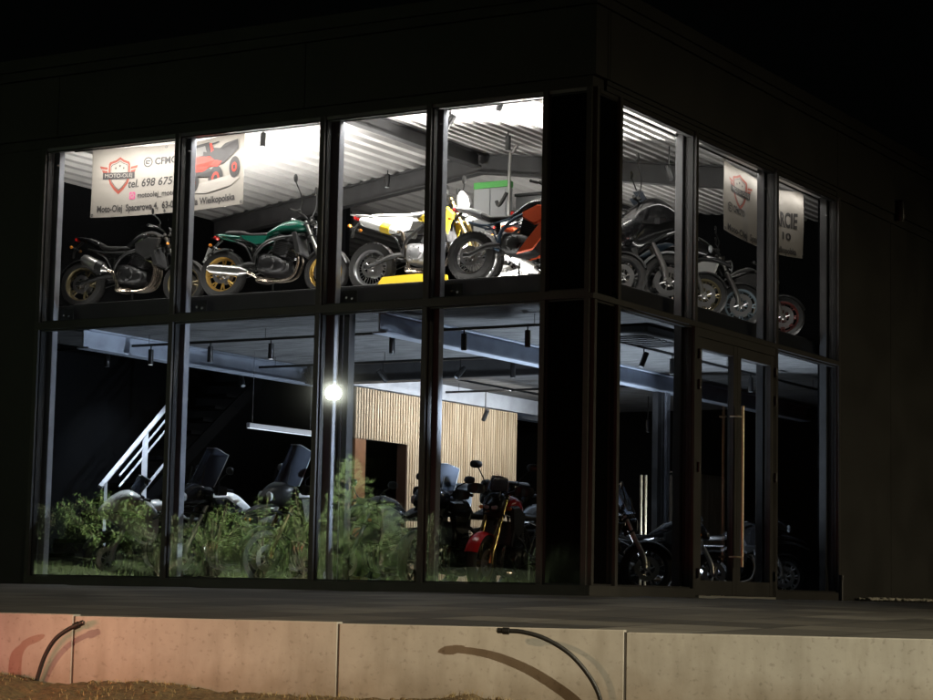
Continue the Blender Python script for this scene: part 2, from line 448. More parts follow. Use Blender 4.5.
for a, b_, k in eA:
    window('A', a, b_, .10, 3.25, k); window('A', a, b_, 3.345, HS-.042, k)
for a, b_, lo in ((.057, .564, True), (.636, 2.624, False), (2.696, 5.154, False), (5.226, 7.404, False)):
    if a != 2.696: window('B', a, b_, .10, 3.24, lo)
    window('B', a, b_, 3.305, HS-.052, lo)
# bolted brackets behind each mullion
for y in (7.86, 5.70, 3.46, 2.00):
    m = MB().span((.208, y-.22, 3.365), (.216, y+.04, 3.54))
    br = part('bracket', m, 'bracket')
    for dy, dz in ((-.02, .09), (-.10, .075)): MB().lathe([(0, -.012), (.014, -.012), (.016, 0), (.016, .004)], (.202, y+dy-.06, 3.365+dz), 'x', 10).build('bolt', M['bolt'], br)
# small screw heads at the top of the posts
for y in (7.90, 5.75, 3.50, 2.05):
    part('bolt', MB().lathe([(0, -.01), (.012, -.01), (.014, 0), (.014, .005)], (.10, y, 5.42), 'x', 10), 'bolt')
for x in (2.62, 5.13, 7.30):
    part('bolt', MB().lathe([(0, -.01), (.011, -.01), (.013, 0), (.013, .005)], (x, .10, 5.36), 'y', 10), 'bolt')
# double entrance door
dz1 = 3.13
fr = MB().span((2.70, -.045, dz1+.008), (5.15, .08, 3.24)).span((2.70, -.045, .02), (2.735, .08, dz1+.006)).span((5.115, -.045, .02), (5.15, .08, dz1+.006))
part('door_frame', fr, 'frame')
part('threshold', MB().span((2.74, -.075, -.015), (5.11, .09, .016)), 'alu')
def leaf(x0, x1, handle_x):
    m = MB()
    m.span((x0, -.04, .022), (x0+.115, .04, dz1)).span((x1-.115, -.04, .022), (x1, .04, dz1))
    m.span((x0+.116, -.037, .022), (x1-.116, .037, .20)).span((x0+.116, -.037, dz1-.13), (x1-.116, .037, dz1))
    d = part('door', m, 'frame')
    MB().span((x0+.117, -.01, .202), (x1-.117, .012, dz1-.132)).build('pane', M['glass'], d, 0)
    return d
dl = leaf(2.742, 3.922, None); dr = leaf(3.928, 5.108, None)
hx = at_y(742.5, 480, -.14).x
h = MB().tube([(hx, -.14, .38), (hx, -.14, 2.38)], .018, 14, smooth=False)
for z in (.50, 2.24): h.tube([(hx, -.14, z), (hx-.14, -.13, z), (hx-.16, -.035, z)], .011, 8)
h.build('pull_handle', M['brass'], dr)
for x, d in ((2.738, dl), (5.112, dr)):
    for z in (.28, 1.55, 2.55, 2.92):
        MB().lathe([(.0, -.06), (.022, -.06), (.022, .06), (.0, .06)], (x, -.062, z), 'z', 10).build('hinge', M['blackmetal'], d)
# slatted oak partition inside, dark doorway, bulkhead above
sl = MB(); x = 5.98; 
while x < 10.93:
    z0 = 2.27 if x < 7.42 else .02
    sl.span((x, 7.06, z0), (x+.048, 7.10, 3.04), .004)
    x += .074
part('slat_wall', sl, 'slats', angle=0)
part('partition_wall', MB().span((5.96, 7.102, 0), (6.26, 7.2, 3.04)).span((7.44, 7.102, 0), (10.95, 7.2, 3.04)).span((6.26, 7.102, 2.28), (7.44, 7.2, 3.04)), simple('slat_backing', (.05, .04, .03), .8))
M['brownwood'] = simple('brown_lining', (.24, .105, .045), .5, var=.2, scale=6); M['darkwood'] = simple('dark_lining', (.045, .022, .014), .5)
part('doorway_lining', MB().span((7.40, 7.05, 0), (7.44, 7.22, 2.265)), 'darkwood'); part('wood_panel', MB().span((5.98, 7.06, .02), (6.27, 7.10, 2.262)), 'brownwood')
part('bulkhead', MB().span((5.72, 7.0, 3.052), (11.6, 7.5, 3.296)), 'beam')
# ------------------------------------------------------------------ motorcycles
WC = {}
def wheel(root, x, z, Rt, tw, Rr, style, rim_mat, disc=.15, front=True, y=0):
    def put(name, key, mk, mat, par):
        k = (key, Rt, tw, Rr, style, rim_mat if key in ('rim',) else '', disc, front)
        if k not in WC: WC[k] = mk().mesh(name, M[mat])
        o = bpy.data.objects.new(name, WC[k]); COL.objects.link(o); o.parent = par; return o
    hub = put('wheel', 'hub', lambda: MB().lathe([(0, -.075), (.02, -.075), (.03, -.05), (.048, -.045), (.036, -.02), (.036, .02), (.048, .045), (.03, .05), (.02, .075), (0, .075)], n=18), 'brushed', root)
    hub.location = (x, y, z)
    h = tw/2
    def ty():
        pr = []
        for i in range(15):
            a = math.pi*i/14
            pr.append((Rr+.004+(Rt-Rr-.004)*math.sin(a)**.8, -h*math.cos(a)*(1 if .15 < a/math.pi < .85 else .86)))
        m = MB().lathe(pr+[(Rr-.004, h*.7), (Rr-.004, -h*.7)], n=52, closed=True)
        if style == 'wire':     # chunky block tread
            for j in range(46):
                a = 2*math.pi*j/46
                for s in (-1, 0, 1):
                    aa = a+(.03 if s == 0 else -.03)
                    ca, sa = math.cos(aa), math.sin(aa)
                    rr = Rt-.002-abs(s)*h*.28
                    m.box((ca*rr, s*h*.6, sa*rr), (.016, h*.42, .03), 0, Matrix.Rotation(-aa, 3, 'Y') @ Matrix.Rotation(0, 3, 'X'))
        return m
    put('tyre', 'tyre', ty, 'tyre', hub)
    def rim():
        k = h*.72
        m = MB().lathe([(Rr+.008, -k), (Rr-.006, -k*1.02), (Rr-.016, -k*.8), (Rr-.03, -k*.3), (Rr-.03, k*.3), (Rr-.016, k*.8), (Rr-.006, k*1.02), (Rr+.008, k), (Rr+.001, k*.6), (Rr-.012, 0), (Rr+.001, -k*.6)], n=44, closed=True)
        if style == 'wire':
            for j in range(36):
                a = 2*math.pi*j/36; b_ = a+(.5 if j % 2 else -.5)*(1 if j % 4 < 2 else .8); sd = .036 if (j//2) % 2 else -.036
                m.tube([(math.cos(b_)*.045, sd, math.sin(b_)*.045), (math.cos(a)*(Rr-.022), sd*.25, math.sin(a)*(Rr-.022))], .0032, 5, smooth=False)
        elif style == 'multi':
            for j in range(8):
                a = 2*math.pi*j/8
                for da in (-.13, .13):
                    m.tube([(math.cos(a)*.04, 0, math.sin(a)*.04), (math.cos(a+da*.5)*Rr*.55, 0, math.sin(a+da*.5)*Rr*.55), (math.cos(a+da)*(Rr-.02), 0, math.sin(a+da)*(Rr-.02))], [.014, .010, .012], 7, 3)
        else:
            for j in range(5):
                a = 2*math.pi*j/5
                for da in (-.17, .17):
                    m.tube([(math.cos(a)*.04, 0, math.sin(a)*.04), (math.cos(a+da*.6)*Rr*.55, 0, math.sin(a+da*.6)*Rr*.55), (math.cos(a+da)*(Rr-.02), 0, math.sin(a+da)*(Rr-.02))], [.020, .014, .017], 7, 3)
        return m
    put('rim', 'rim', rim, rim_mat, hub)
    if disc:
        def dsc():
            m = MB()
            for s in ((-1, 1) if front else (-1,)):
                yy = s*.062
                m.lathe([(disc*.62, yy-.0025), (disc, yy-.0025), (disc, yy+.0025), (disc*.62, yy+.0025)], n=36, closed=True)
                for j in range(6):
                    a = j*math.pi/3
                    m.tube([(math.cos(a)*.035, yy*.9, math.sin(a)*.035), (math.cos(a+.25)*disc*.66, yy, math.sin(a+.25)*disc*.66)], .007, 6, smooth=False)
            if not front:
                m.lathe([(.03, .058), (.105, .058), (.112, .0605), (.105, .063), (.03, .063)], n=40, closed=True)
            return m
        put('brake_disc', 'disc', dsc, 'disc', hub)
    return hub

def screen_mb(cx, z0, hgt, wid, tilt, bulge, topw=.8):
    def fn(u, v):
        a = (u-.5)*2
        w = wid*(1-(1-topw)*v**1.5)
        edge = max(0, abs(a)-.55)*hgt*.35*v
        p = Vector((cx-tilt*v*hgt-bulge*a*a, a*w/2, z0+hgt*v-edge))
        n = Vector((1, a*.8, tilt)).normalized()
        return p, n
    return MB().sheet(fn, 12, 8, .005)

def text_mesh(s, size, bold=False, extr=.0006, align='CENTER', shear=0, offset=0):
    cu = bpy.data.curves.new('t', 'FONT'); cu.body = s; cu.size = size; cu.extrude = extr; cu.align_x = align; cu.align_y = 'CENTER'; cu.shear = shear; cu.offset = offset
    cu.resolution_u = 3
    o = bpy.data.objects.new('t', cu); COL.objects.link(o)
    dg = bpy.context.evaluated_depsgraph_get(); me = bpy.data.meshes.new_from_object(o.evaluated_get(dg))
    vs = [v.co.copy() for v in me.vertices]; fs = [tuple(p_.vertices) for p_ in me.polygons]
    bpy.data.objects.remove(o); bpy.data.curves.remove(cu); bpy.data.meshes.remove(me)
    return vs, fs

def bike(name, label, rear, front, floor, S, group=None, cat='motorcycle', mid=None, heading=None, scale=1.0):
    """rear/front: plan points under the axles (only the direction and the rear point count), or mid+heading."""
    g = S.get
    wb = g('wb', 1.45)
    if heading is None:
        d = Vector((front[0]-rear[0], front[1]-rear[1])).normalized(); heading = math.atan2(d.y, d.x)
        mid = (rear[0]+d.x*wb/2, rear[1]+d.y*wb/2)
    t = thing(name, label, cat, (mid[0], mid[1], floor), heading, group, R(g('lean', -4)))
    t.scale = (scale,)*3
    st = g('style', 'naked'); hw = wb/2
    Rf, Rr_ = g('Rf', .30), g('Rr', .315)
    def P(n, mb, mat, par=None, ang=38):
        if isinstance(mb, list): return [x_.build(n, M[mat], par or t, ang) for x_ in mb][0]
        return mb.build(n, M[mat], par or t, ang)
    wheel(t, hw, Rf, Rf, g('tf', .12), Rf-g('sf', .078), g('rim', 'cast'), g('rimmat', 'rimdark'), g('disc', .15))
    wheel(t, -hw, Rr_, Rr_, g('tr', .18), Rr_-g('sr', .092), g('rim', 'cast'), g('rimmat', 'rimdark'), .12, False)
    # --- steering: fork legs, clamps, bars
    rake = R(g('rake', 25)); fl = g('fork', .66)
    ax = Vector((hw-.03, 0, Rf)); dirv = Vector((-math.sin(rake), 0, math.cos(rake)))
    top = ax+dirv*fl+Vector((.035*math.cos(rake), 0, .035*math.sin(rake)))
    for s in (-1, 1):
        fk = MB().tube([ax+Vector((.0, s*.095, 0)), ax+Vector((.035, s*.095, .02))+dirv*.12, ax+Vector((.035, s*.095, .02))+dirv*fl*.5], [.028, .031, .031], 12, 3)
        fk.tube([ax+Vector((.035, s*.095, .02))+dirv*fl*.45, ax+Vector((.035, s*.095, .02))+dirv*(fl+.03)], .024, 12, smooth=False)
        P('fork', fk, g('forkmat', 'brushed'))
        cl = MB().box(ax+Vector((-.03, s*.075, .11)), (.06, .04, .11), .01, Matrix.Rotation(-rake, 3, 'Y'))
        P('brake_caliper', cl, g('calmat', 'bk_plastic'))
    tr_ = MB()
    for q in (.72, .98):
        c = ax+Vector((.03, 0, .02))+dirv*fl*q
        tr_.box(c, (.075, .25, .032), .012, Matrix.Rotation(-rake, 3, 'Y'))
    tr_.tube([ax+Vector((-.03, 0, .0))+dirv*fl*.68, ax+Vector((-.03, 0, 0))+dirv*fl*1.0], .03, 10, smooth=False)
    P('triple_clamp', tr_, 'bk_plastic')
    bz = top.z+g('barup', .07); bx = top.x-.02; bw = g('barw', .37)
    bar = MB().tube([(bx-.09, -bw, bz+.02), (bx-.05, -bw*.62, bz+.03), (bx+.01, -bw*.3, bz-.01), (bx+.02, -.05, bz-.045), (bx+.02, .05, bz-.045), (bx+.01, bw*.3, bz-.01), (bx-.05, bw*.62, bz+.03), (bx-.09, bw, bz+.02)], .0125, 8, 4)
    ba = P('handlebar', bar, g('barmat', 'bk_plastic'))
    grs = []
    for s in (-1, 1):
        gr = MB(); grs.append(gr)
        gr.tube([(bx-.062, s*bw*.68, bz+.028), (bx-.092, s*(bw+.01), bz+.02)], .018, 10, smooth=False)
        gr.box((bx-.035, s*bw*.52, bz+.045), (.05, .055, .04), .01)
        gr.tube([(bx-.03, s*bw*.55, bz+.025), (bx+.0, s*bw*.75, bz+.018), (bx-.03, s*bw*.97, bz+.012)], .006, 6, 3)
        if g('guards'):
            gr.loft([(bx+.02, bz+.02, .02, .05, .05, s*bw*.55), (bx+.05, bz+.02, .07, .06, .06, s*bw*.75), (bx+.0, bz+.02, .03, .05, .05, s*bw*1.02)], 10)
    P('grip', grs, 'bk_plastic', ba)
    if g('mirrors', True):
        mk = g('mirror', 'round')
        for s in (-1, 1):
            mh = g('mirh', .24)
            hp = Vector((bx-.03, s*bw*.5, bz+.05)); e_ = hp+Vector((-.02, s*.14, mh))
            mm = MB().tube([hp, hp+Vector((.03, s*.04, mh*.45)), e_], .0075, 7, 4)
            if mk == 'round': mm.lathe([(0, .018), (.03, .016), (.052, .004), (.054, -.006), (0, -.006)], e_+Vector((0, 0, .04)), 'x', 20)
            else: mm.loft([(e_.x+.02, e_.z+.02, .02, .02, .02, e_.y), (e_.x+.004, e_.z+.02, .072, .042, .042, e_.y+s*.02), (e_.x-.01, e_.z+.02, .074, .044, .044, e_.y+s*.02)], 14, 3)
            mo = P('mirror', mm, 'bk_plastic')
            c = e_+Vector((-.008, 0, .04)) if mk == 'round' else e_+Vector((-.013, s*.02, .02))
            q = MB()
            q.lathe([(0, -.001), (.045, -.001), (.045, .001), (0, .001)], c, 'x', 18) if mk == 'round' else q.box(c, (.003, .125, .07), .001)
            P('mirror_glass', q, 'mirrorglass', mo)
    # --- front mudguard
    if st in ('enduro', 'adventure'):
        P('mudguard', MB().loft([(hw-.18, Rf*2+.16, .05, .01, .02), (hw-.05, Rf*2+.19, .075, .016, .02), (hw+.15, Rf*2+.17, .075, .014, .02), (hw+.36, Rf*2+.09, .03, .006, .012)], 14), g('bodymat', 'bk_plastic'))
    if st != 'enduro':
        def mg(u, v):
            a = R(20+125*u); w_ = (v-.5)*2
            rr = Rf+.028-.03*abs(w_)**2.2
            n = Vector((math.cos(a), .6*w_, math.sin(a))).normalized()
            return Vector((hw+math.cos(a)*rr, w_*(g('tf', .12)*.5+.02), Rf+math.sin(a)*rr)), n
        P('mudguard', MB().sheet(mg, 14, 6, .006), g('fendmat', 'bk_plastic'))
    # --- engine
    ez = g('ez', .43)
    en = MB().loft([(-.22, ez+.02, .08, .08, .10), (-.17, ez, .15, .13, .13), (.0, ez-.02, .175, .14, .14), (.13, ez-.04, .165, .12, .12), (.22, ez-.04, .09, .07, .08)], 18, 3, 3.2)
    for s in (-1, 1):
        en.lathe([(0, .035), (.06, .035), (.085, .022), (.10, .0), (.10, -.04)] if s > 0 else [(.10, .04), (.10, 0), (.085, -.022), (.06, -.035), (0, -.035)], (-.03, s*.165, ez-.02), 'y', 26)
        en.lathe([(0, .025), (.045, .025), (.066, .012), (.072, -.03)] if s > 0 else [(.072, .03), (.066, -.012), (.045, -.025), (0, -.025)], (.13, s*.145, ez-.05), 'y', 22)
        for k in range(7):
            a = k*.9
            en.lathe([(0, s*.038), (.008, s*.038), (.008, 0)], (-.03+math.cos(a)*.085, s*.168, ez-.02+math.sin(a)*.085), 'y', 8)
    eo = P('engine', en, g('engmat', 'engine'), None, 32)
    til = R(g('cyltilt', 14)); rm = Matrix.Rotation(til, 3, 'Y'); cyl = MB()
    cw = g('cylw', .30)
    cb = Vector((.10, 0, ez+.08))
    cyl.box(cb+rm @ Vector((0, 0, .10)), (.20, cw, .22), .02, rm)
    for k in range(7): cyl.box(cb+rm @ Vector((0, 0, .03+k*.022)), (.235, cw+.035, .007), .002, rm)
    cyl.box(cb+rm @ Vector((0, 0, .235)), (.19, cw+.01, .07), .022, rm)
    for s in (-1, 1):
        for q in (-.05, .05): cyl.lathe([(0, s*.012), (.022, s*.01), (.026, 0)], cb+rm @ Vector((q, 0, .235))+Vector((0, s*(cw/2+.006), 0)), 'y', 12)
    P('cylinder_block', cyl, g('engmat', 'engine'), eo)
    # --- radiator
    if g('rad', True):
        P('radiator', MB().box((.345, 0, ez+.23), (.04, .34, .27), .008, Matrix.Rotation(R(-14), 3, 'Y')), 'radiator')
        P('radiator_guard', [MB().box((.345, sd*.18, ez+.23), (.06, .016, .28), .006, Matrix.Rotation(R(-14), 3, 'Y')) for sd in (-1, 1)], g('radmat', 'bk_plastic'))
    # --- exhaust
    if g('exhaust', True):
        ex = MB(); nh = g('headers', 4)
        for i in range(nh):
            y = (i-(nh-1)/2)*cw/max(nh, 2)
            ex.tube([(.20, y, ez+.17), (.30, y, ez+.14), (.34, y*.95, ez), (.28, y*.8-.02, ez-.17), (.12, y*.5-.05, ez-.225), (-.06, -.06, ez-.215)], .019, 9, 5)
        ex.loft([(.02, ez-.215, .05, .035, .035, -.05), (-.1, ez-.215, .10, .045, .045, -.05), (-.2, ez-.20, .06, .04, .04, -.08)], 12, 3)
        mx = g('mufdir', (-.42, .26)); mz = g('mufz', ez-.12)
        ex.tube([(-.16, -.09, ez-.20), (-.24, -.15, mz-.02), (-.30, -.19, mz)], .024, 10, 4)
        P('exhaust_pipe', ex, g('exmat', 'heat'))
        L = Vector((mx[0], 0, mx[1])); a0 = Vector((-.29, -.20, mz)); a1 = a0+L
        muf = MB().tube([a0, a0+L*.12, a0+L*.2, a0+L*.9, a1], [.026, .052, g('mufr', .062), g('mufr', .062), g('mufr', .062)*.8], 18, smooth=False)
        muf.tube([a1-L*.02, a1+L*.06], .03, 12, smooth=False)
        mo = P('muffler', muf, g('mufmat', 'bk_plastic'))
        P('heat_shield', MB().tube([a0+L*.16, a0+L*.42], g('mufr', .062)*1.06, 18, smooth=False), g('shieldmat', 'brushed'), mo)
    # --- frame, swingarm, shock
    fr = MB(); hd = ax+Vector((-.03, 0, 0))+dirv*fl*.86
    for s in (-1, 1):
        pv = Vector((-.24, s*.12, ez-.02))
        fr.tube([hd, hd+Vector((-.12, s*.13, -.06)), Vector((-.02, s*.165, ez+.27)), Vector((-.2, s*.14, ez+.13)), pv], g('framer', .022), 9, 5)
        if g('trellis'):
            fr.tube([hd+Vector((0, 0, -.1)), Vector((.22, s*.17, ez+.2)), Vector((.02, s*.175, ez+.12)), pv], .016, 8, 4)
            for q in ((.2, .33, .1, .2), (.1, .35, .12, .2), (.02, .3, -.05, .14), (-.08, .27, -.02, .13)):
                fr.tube([(q[0], s*.165, ez+q[1]), (q[2], s*.172, ez+q[3])], .012, 7, smooth=False)
        else:
            fr.tube([hd+Vector((-.02, 0, -.10)), Vector((.27, s*.13, ez+.05)), Vector((.2, s*.14, ez-.16)), Vector((-.1, s*.15, ez-.19)), pv], .017, 8, 4) if g('cradle') else None
        fr.tube([Vector((-.1, s*.12, ez+.28)), Vector((-.4, s*.11, g('seatz', .78)-.06)), Vector((-.66, s*.07, g('seatz', .78)-.0))], .014, 8, 3)
        fr.tube([pv, Vector((-.36, s*.12, ez+.2)), Vector((-.52, s*.09, g('seatz', .78)-.06))], .012, 8, 3)
        fr.tube([pv+Vector((.02, s*.03, -.07)), pv+Vector((0, s*.13, -.07))], .013, 8, smooth=False)
    P('frame', fr, g('framemat', 'bk_plastic'))
    sw = MB()
    for s in (-1, 1):
        sw.tube([(-.22, s*.11, ez-.02), (-.38, s*.125, ez-.03), (-hw+.02, s*.115, Rr_)], [.034, .036, .026], 8, 3)
        sw.box((-hw-.01, s*.115, Rr_), (.10, .022, .05), .008)
    sw.tube([(-.36, -.12, ez-.03), (-.36, .12, ez-.03)], .03, 8, smooth=False)
    P('swingarm', sw, g('swmat', 'bk_plastic'))
    ch = MB()
    for z0 in (.055, -.055): ch.tube([(-.2, .11, ez-.03+z0*.6), (-hw, .10, Rr_+z0*1.7)], .007, 5, smooth=False)
    P('chain', ch, 'brushed')
    sh = MB().tube([(-.26, 0, ez+.0), (-.33, 0, ez+.3)], .02, 8, smooth=False)
    for k in range(9): sh.lathe([(.026, -.006), (.04, -.006), (.04, .006), (.026, .006)], (-.27-.05*k/9, 0, ez+.06+.2*k/9), 'z', 14, True)
    P('shock_absorber', sh, g('springmat', 'bk_plastic'))
    P('side_stand', MB().tube([(-.08, .14, ez-.18), (-.14, .27, .025)], .012, 8, smooth=False).box((-.145, .275, .012), (.07, .05, .02), .004), 'bk_plastic')
    # --- bodywork
    if st == 'retro':
        tk = [(.435, .885, .03, .012, .02), (.41, .888, .085, .045, .055), (.29, .893, .135, .092, .09), (.13, .875, .142, .085, .085), (-.01, .84, .118, .055, .065), (-.13, .80, .07, .02, .03)]
        seat = [(-.08, .812, .06, .02, .03), (-.16, .80, .115, .03, .045), (-.32, .795, .135, .032, .045), (-.45, .825, .13, .04, .045), (-.62, .84, .115, .035, .045), (-.70, .845, .06, .02, .03)]
    elif st == 'enduro':
        tk = [(.40, .93, .03, .01, .04), (.34, .94, .08, .04, .12), (.18, .95, .11, .05, .14), (.02, .93, .08, .03, .08), (-.1, .92, .05, .01, .04)]
        seat = [(.20, .985, .04, .015, .03), (.05, .965, .07, .025, .05), (-.25, .945, .085, .028, .06), (-.55, .965, .08, .025, .05), (-.76, .985, .05, .015, .03)]
    else:
        tk = [(.42, .87, .04, .02, .04), (.38, .89, .12, .06, .08), (.26, .91, .165, .092, .11), (.1, .885, .155, .088, .11), (-.04, .835, .10, .05, .07), (-.13, .80, .06, .02, .03)]
        seat = [(-.06, .80, .07, .015, .04), (-.18, .782, .12, .025, .05), (-.36, .785, .14, .03, .05), (-.46, .82, .125, .04, .05), (-.52, .85, .10, .035, .04)]
    dz = g('lift', 0)
    mv = lambda secs, k=dz: [(q[0], q[1]+k, *q[2:]) for q in secs]
    tko = P('fuel_tank', MB().loft(mv(tk), 24, 5, 2.3), g('tankmat', 'bk_gloss'))
    P('filler_cap', MB().lathe([(0, .012), (.03, .011), (.036, 0), (.036, -.02)], (.22, 0, (.985 if st != 'enduro' else .99)+dz+.012), 'z', 20), 'brushed', tko)
    P('seat', MB().loft(mv(seat), 20, 5, 2.6), g('seatmat', 'seat'))
    if st == 'retro':
        P('side_panel', [MB().prism([(-.03, .775), (-.10, .665), (-.22, .66), (-.40, .735), (-.46, .79), (-.2, .775)], sd*.13, sd*.155, .12) for sd in (-1, 1)], g('tankmat', 'bk_gloss'))
        P('tail_cowl', MB().loft([(-.46, .775, .12, .03, .03), (-.62, .79, .115, .035, .035), (-.76, .815, .085, .03, .03), (-.84, .83, .03, .01, .015)], 16), g('tankmat', 'bk_gloss'))
        tlx, tlz = -.84, .80
    elif st == 'enduro':
        P('tail_cowl', MB().loft([(-.35, .88, .085, .03, .06), (-.6, .93, .08, .02, .045), (-.85, .985, .07, .012, .02), (-1.08, 1.02, .03, .006, .01)], 14), g('bodymat', 'whitep'))
        P('side_panel', [MB().prism([(-.12, .90), (-.2, .68), (-.42, .72), (-.72, .94), (-.3, .92)], sd*.10, sd*.125, .1) for sd in (-1, 1)], g('bodymat', 'whitep'))
        P('shroud', [MB().prism([(.46, .90), (.36, .62), (.22, .60), (.0, .86), (.1, .96), (.36, 1.0)], sd*.12, sd*.15, .1) for sd in (-1, 1)], g('shroudmat', 'yellowp'))
        tlx, tlz = -1.0, .97
    else:
        P('tail_cowl', MB().loft(mv([(-.40, .80, .11, .03, .06), (-.56, .86, .12, .05, .06), (-.72, .915, .095, .035, .045), (-.88, .955, .04, .012, .018)]), 16), g('tailmat', g('tankmat', 'bk_gloss')))
        P('shroud', [MB().prism([(.44, .88+dz), (.36, .66), (.22, .60), (.06, .70), (.06, .82+dz), (.25, .90+dz)], sd*.155, sd*.19, .14) for sd in (-1, 1)], g('shroudmat', 'bk_plastic'))
        tlx, tlz = -.86, .925+dz
    if g('guardpanel'):
        q = [MB().prism([(.46, .80), (.40, .52), (.22, .30), (.02, .26), (.14, .42), (.26, .56)], sd*.19, sd*.21, .08) for sd in (-1, 1)]
        P('side_panel', q, g('guardpanel'))
    if g('belly'):
        P('belly_pan', MB().loft([(.34, ez-.08, .10, .09, .07), (.22, ez-.16, .17, .09, .08), (.0, ez-.20, .17, .06, .07), (-.2, ez-.21, .12, .04, .05)], 16), g('belly'))
    # --- tail light, plate, hugger
    P('tail_light', MB().box((tlx-.005, 0, tlz), (.04, .11, .04), .012), 'redlens')
    pl = MB().tube([(tlx+.08, 0, tlz-.03), (tlx-.03, 0, tlz-.13), (tlx-.05, 0, tlz-.24)], .016, 8, 3)
    for s in (-1, 1): pl.tube([(tlx-.01, 0, tlz-.12), (tlx-.02, s*.11, tlz-.12)], .007, 6, smooth=False)
    po = P('plate_holder', pl, 'bk_plastic')
    ind = [MB().ball((tlx-.02, sd*.125, tlz-.12), (.022, .028, .02)) for sd in (-1, 1)]
    P('indicator', ind, 'amber', po)
    if g('plate'): P('number_plate', MB().box((tlx-.075, 0, tlz-.22), (.006, .22, .16), .002, Matrix.Rotation(R(18), 3, 'Y')), 'plate', po)
    def hg(u, v):
        a = R(75+75*u); w_ = (v-.5)*2; rr = Rr_+.03-.03*abs(w_)**2
        return Vector((-hw+math.cos(a)*rr, w_*(g('tr', .18)*.5+.012), Rr_+math.sin(a)*rr)), Vector((math.cos(a), .4*w_, math.sin(a))).normalized()
    if g('hugger', True): P('rear_mudguard', MB().sheet(hg, 10, 6, .006), 'bk_plastic')
    # --- headlight and screens
    hl = top+Vector((.10, 0, -.08))
    kind = g('head', 'mask')
    if kind == 'round':
        h = P('headlight', MB().lathe([(0, -.10), (.05, -.09), (.085, -.03), (.092, .03), (.088, .045), (.0, .04)], hl, 'x', 28), g('headmat', 'bk_gloss'))
        P('headlight_glass', MB().lathe([(.086, .045), (.06, .06), (0, .068)], hl, 'x', 28), 'lens', h)
        P('instrument', MB().lathe([(0, -.02), (.045, -.02), (.05, .01), (0, .014)], hl+Vector((-.09, .055, .12)), 'z', 20).lathe([(0, -.02), (.045, -.02), (.05, .01), (0, .014)], hl+Vector((-.09, -.055, .12)), 'z', 20), 'bk_plastic')
    elif kind == 'plate':
        h = P('headlight', MB().loft([(hl.x-.05, hl.z+.04, .07, .12, .12), (hl.x+.01, hl.z+.05, .11, .16, .15), (hl.x+.055, hl.z+.02, .075, .11, .10)], 16, 3, 3), g('bodymat', 'whitep'))
        P('headlight_glass', MB().box((hl.x+.055, 0, hl.z-.03), (.02, .12, .075), .015), 'lens', h)
        P('instrument', MB().box((hl.x-.05, 0, hl.z+.2), (.03, .12, .08), .01), 'bk_plastic')
    elif kind in ('mask', 'dash'):
        h = P('headlight', MB().loft([(hl.x-.06, hl.z+.05, .09, .10, .10), (hl.x+.02, hl.z+.02, .125, .11, .11), (hl.x+.09, hl.z-.015, .10, .06, .07), (hl.x+.12, hl.z-.03, .05, .03, .035)], 18, 4, 2.8), g('headmat', 'bk_gloss'))
        q = [MB().loft([(hl.x+.06, hl.z-.02, .02, .02, .02, s*.05), (hl.x+.105, hl.z-.025, .04, .026, .03, s*.045), (hl.x+.122, hl.z-.03, .02, .015, .02, s*.035)], 12, 3) for s in (-1, 1)]
        P('headlight_glass', q, 'lens', h)
        P('instrument', MB().box((hl.x-.04, 0, hl.z+.17), (.02, .17, .10), .01, Matrix.Rotation(R(-35), 3, 'Y')), 'bk_gloss')
        fs = [MB().ball((hl.x-.02, sd*.17, hl.z-.03), (.02, .03, .02)) for sd in (-1, 1)]
        P('indicator', fs, 'amber')
    if kind == 'fairing':
        fz = .88+dz
        sec = [(.90, fz-.04, .03, .015, .03), (.85, fz-.01, .11, .06, .10), (.72, fz+.05, .20, .12, .22), (.55, fz+.09, .26, .14, .36), (.36, fz+.02, .27, .12, .42), (.22, fz-.06, .22, .06, .34)]
        h = P('fairing', MB().loft(sec, 26, 5, 2.5), g('fairmat', 'whitep'))
        q = [MB().loft([(.70, fz+.02, .05, .02, .025, s*.13), (.80, fz-.0, .055, .03, .03, s*.105), (.872, fz-.02, .03, .018, .02, s*.06)], 14, 3) for s in (-1, 1)]
        P('headlight_glass', q, 'lens', h)
        q = [MB().prism([(.80, fz-.02), (.60, fz-.09), (.38, fz-.08), (.55, fz-.02)], s*.262, s*.275) for s in (-1, 1)]
        P('fairing_trim', q, 'bk_gloss', h)
    if kind == 'touring':
        fz = .98+dz
        h = P('fairing', MB().loft([(.86, fz-.10, .05, .03, .05), (.76, fz-.05, .13, .08, .12), (.62, fz+.0, .19, .10, .18), (.46, fz-.02, .16, .08, .16)], 22, 4, 2.6), g('fairmat', 'whitep'))
        P('beak', MB().loft([(.70, fz-.15, .09, .03, .04), (.88, fz-.19, .085, .02, .025), (1.06, fz-.26, .035, .008, .012)], 14), g('fairmat', 'whitep'))
        q = [MB().lathe([(0, -.02), (.05, -.02), (.055, .01), (.03, .03), (0, .034)], (.80, s*.075, fz-.07), 'x', 18) for s in (-1, 1)]
        P('headlight_glass', q, 'lens', h)
        q = [MB().prism([(.5, fz-.06), (.42, fz-.36), (.2, fz-.34), (.12, fz-.14), (.3, fz-.05)], s*.19, s*.235, .15) for s in (-1, 1)]
        P('side_panel', q, g('fairmat', 'whitep'))
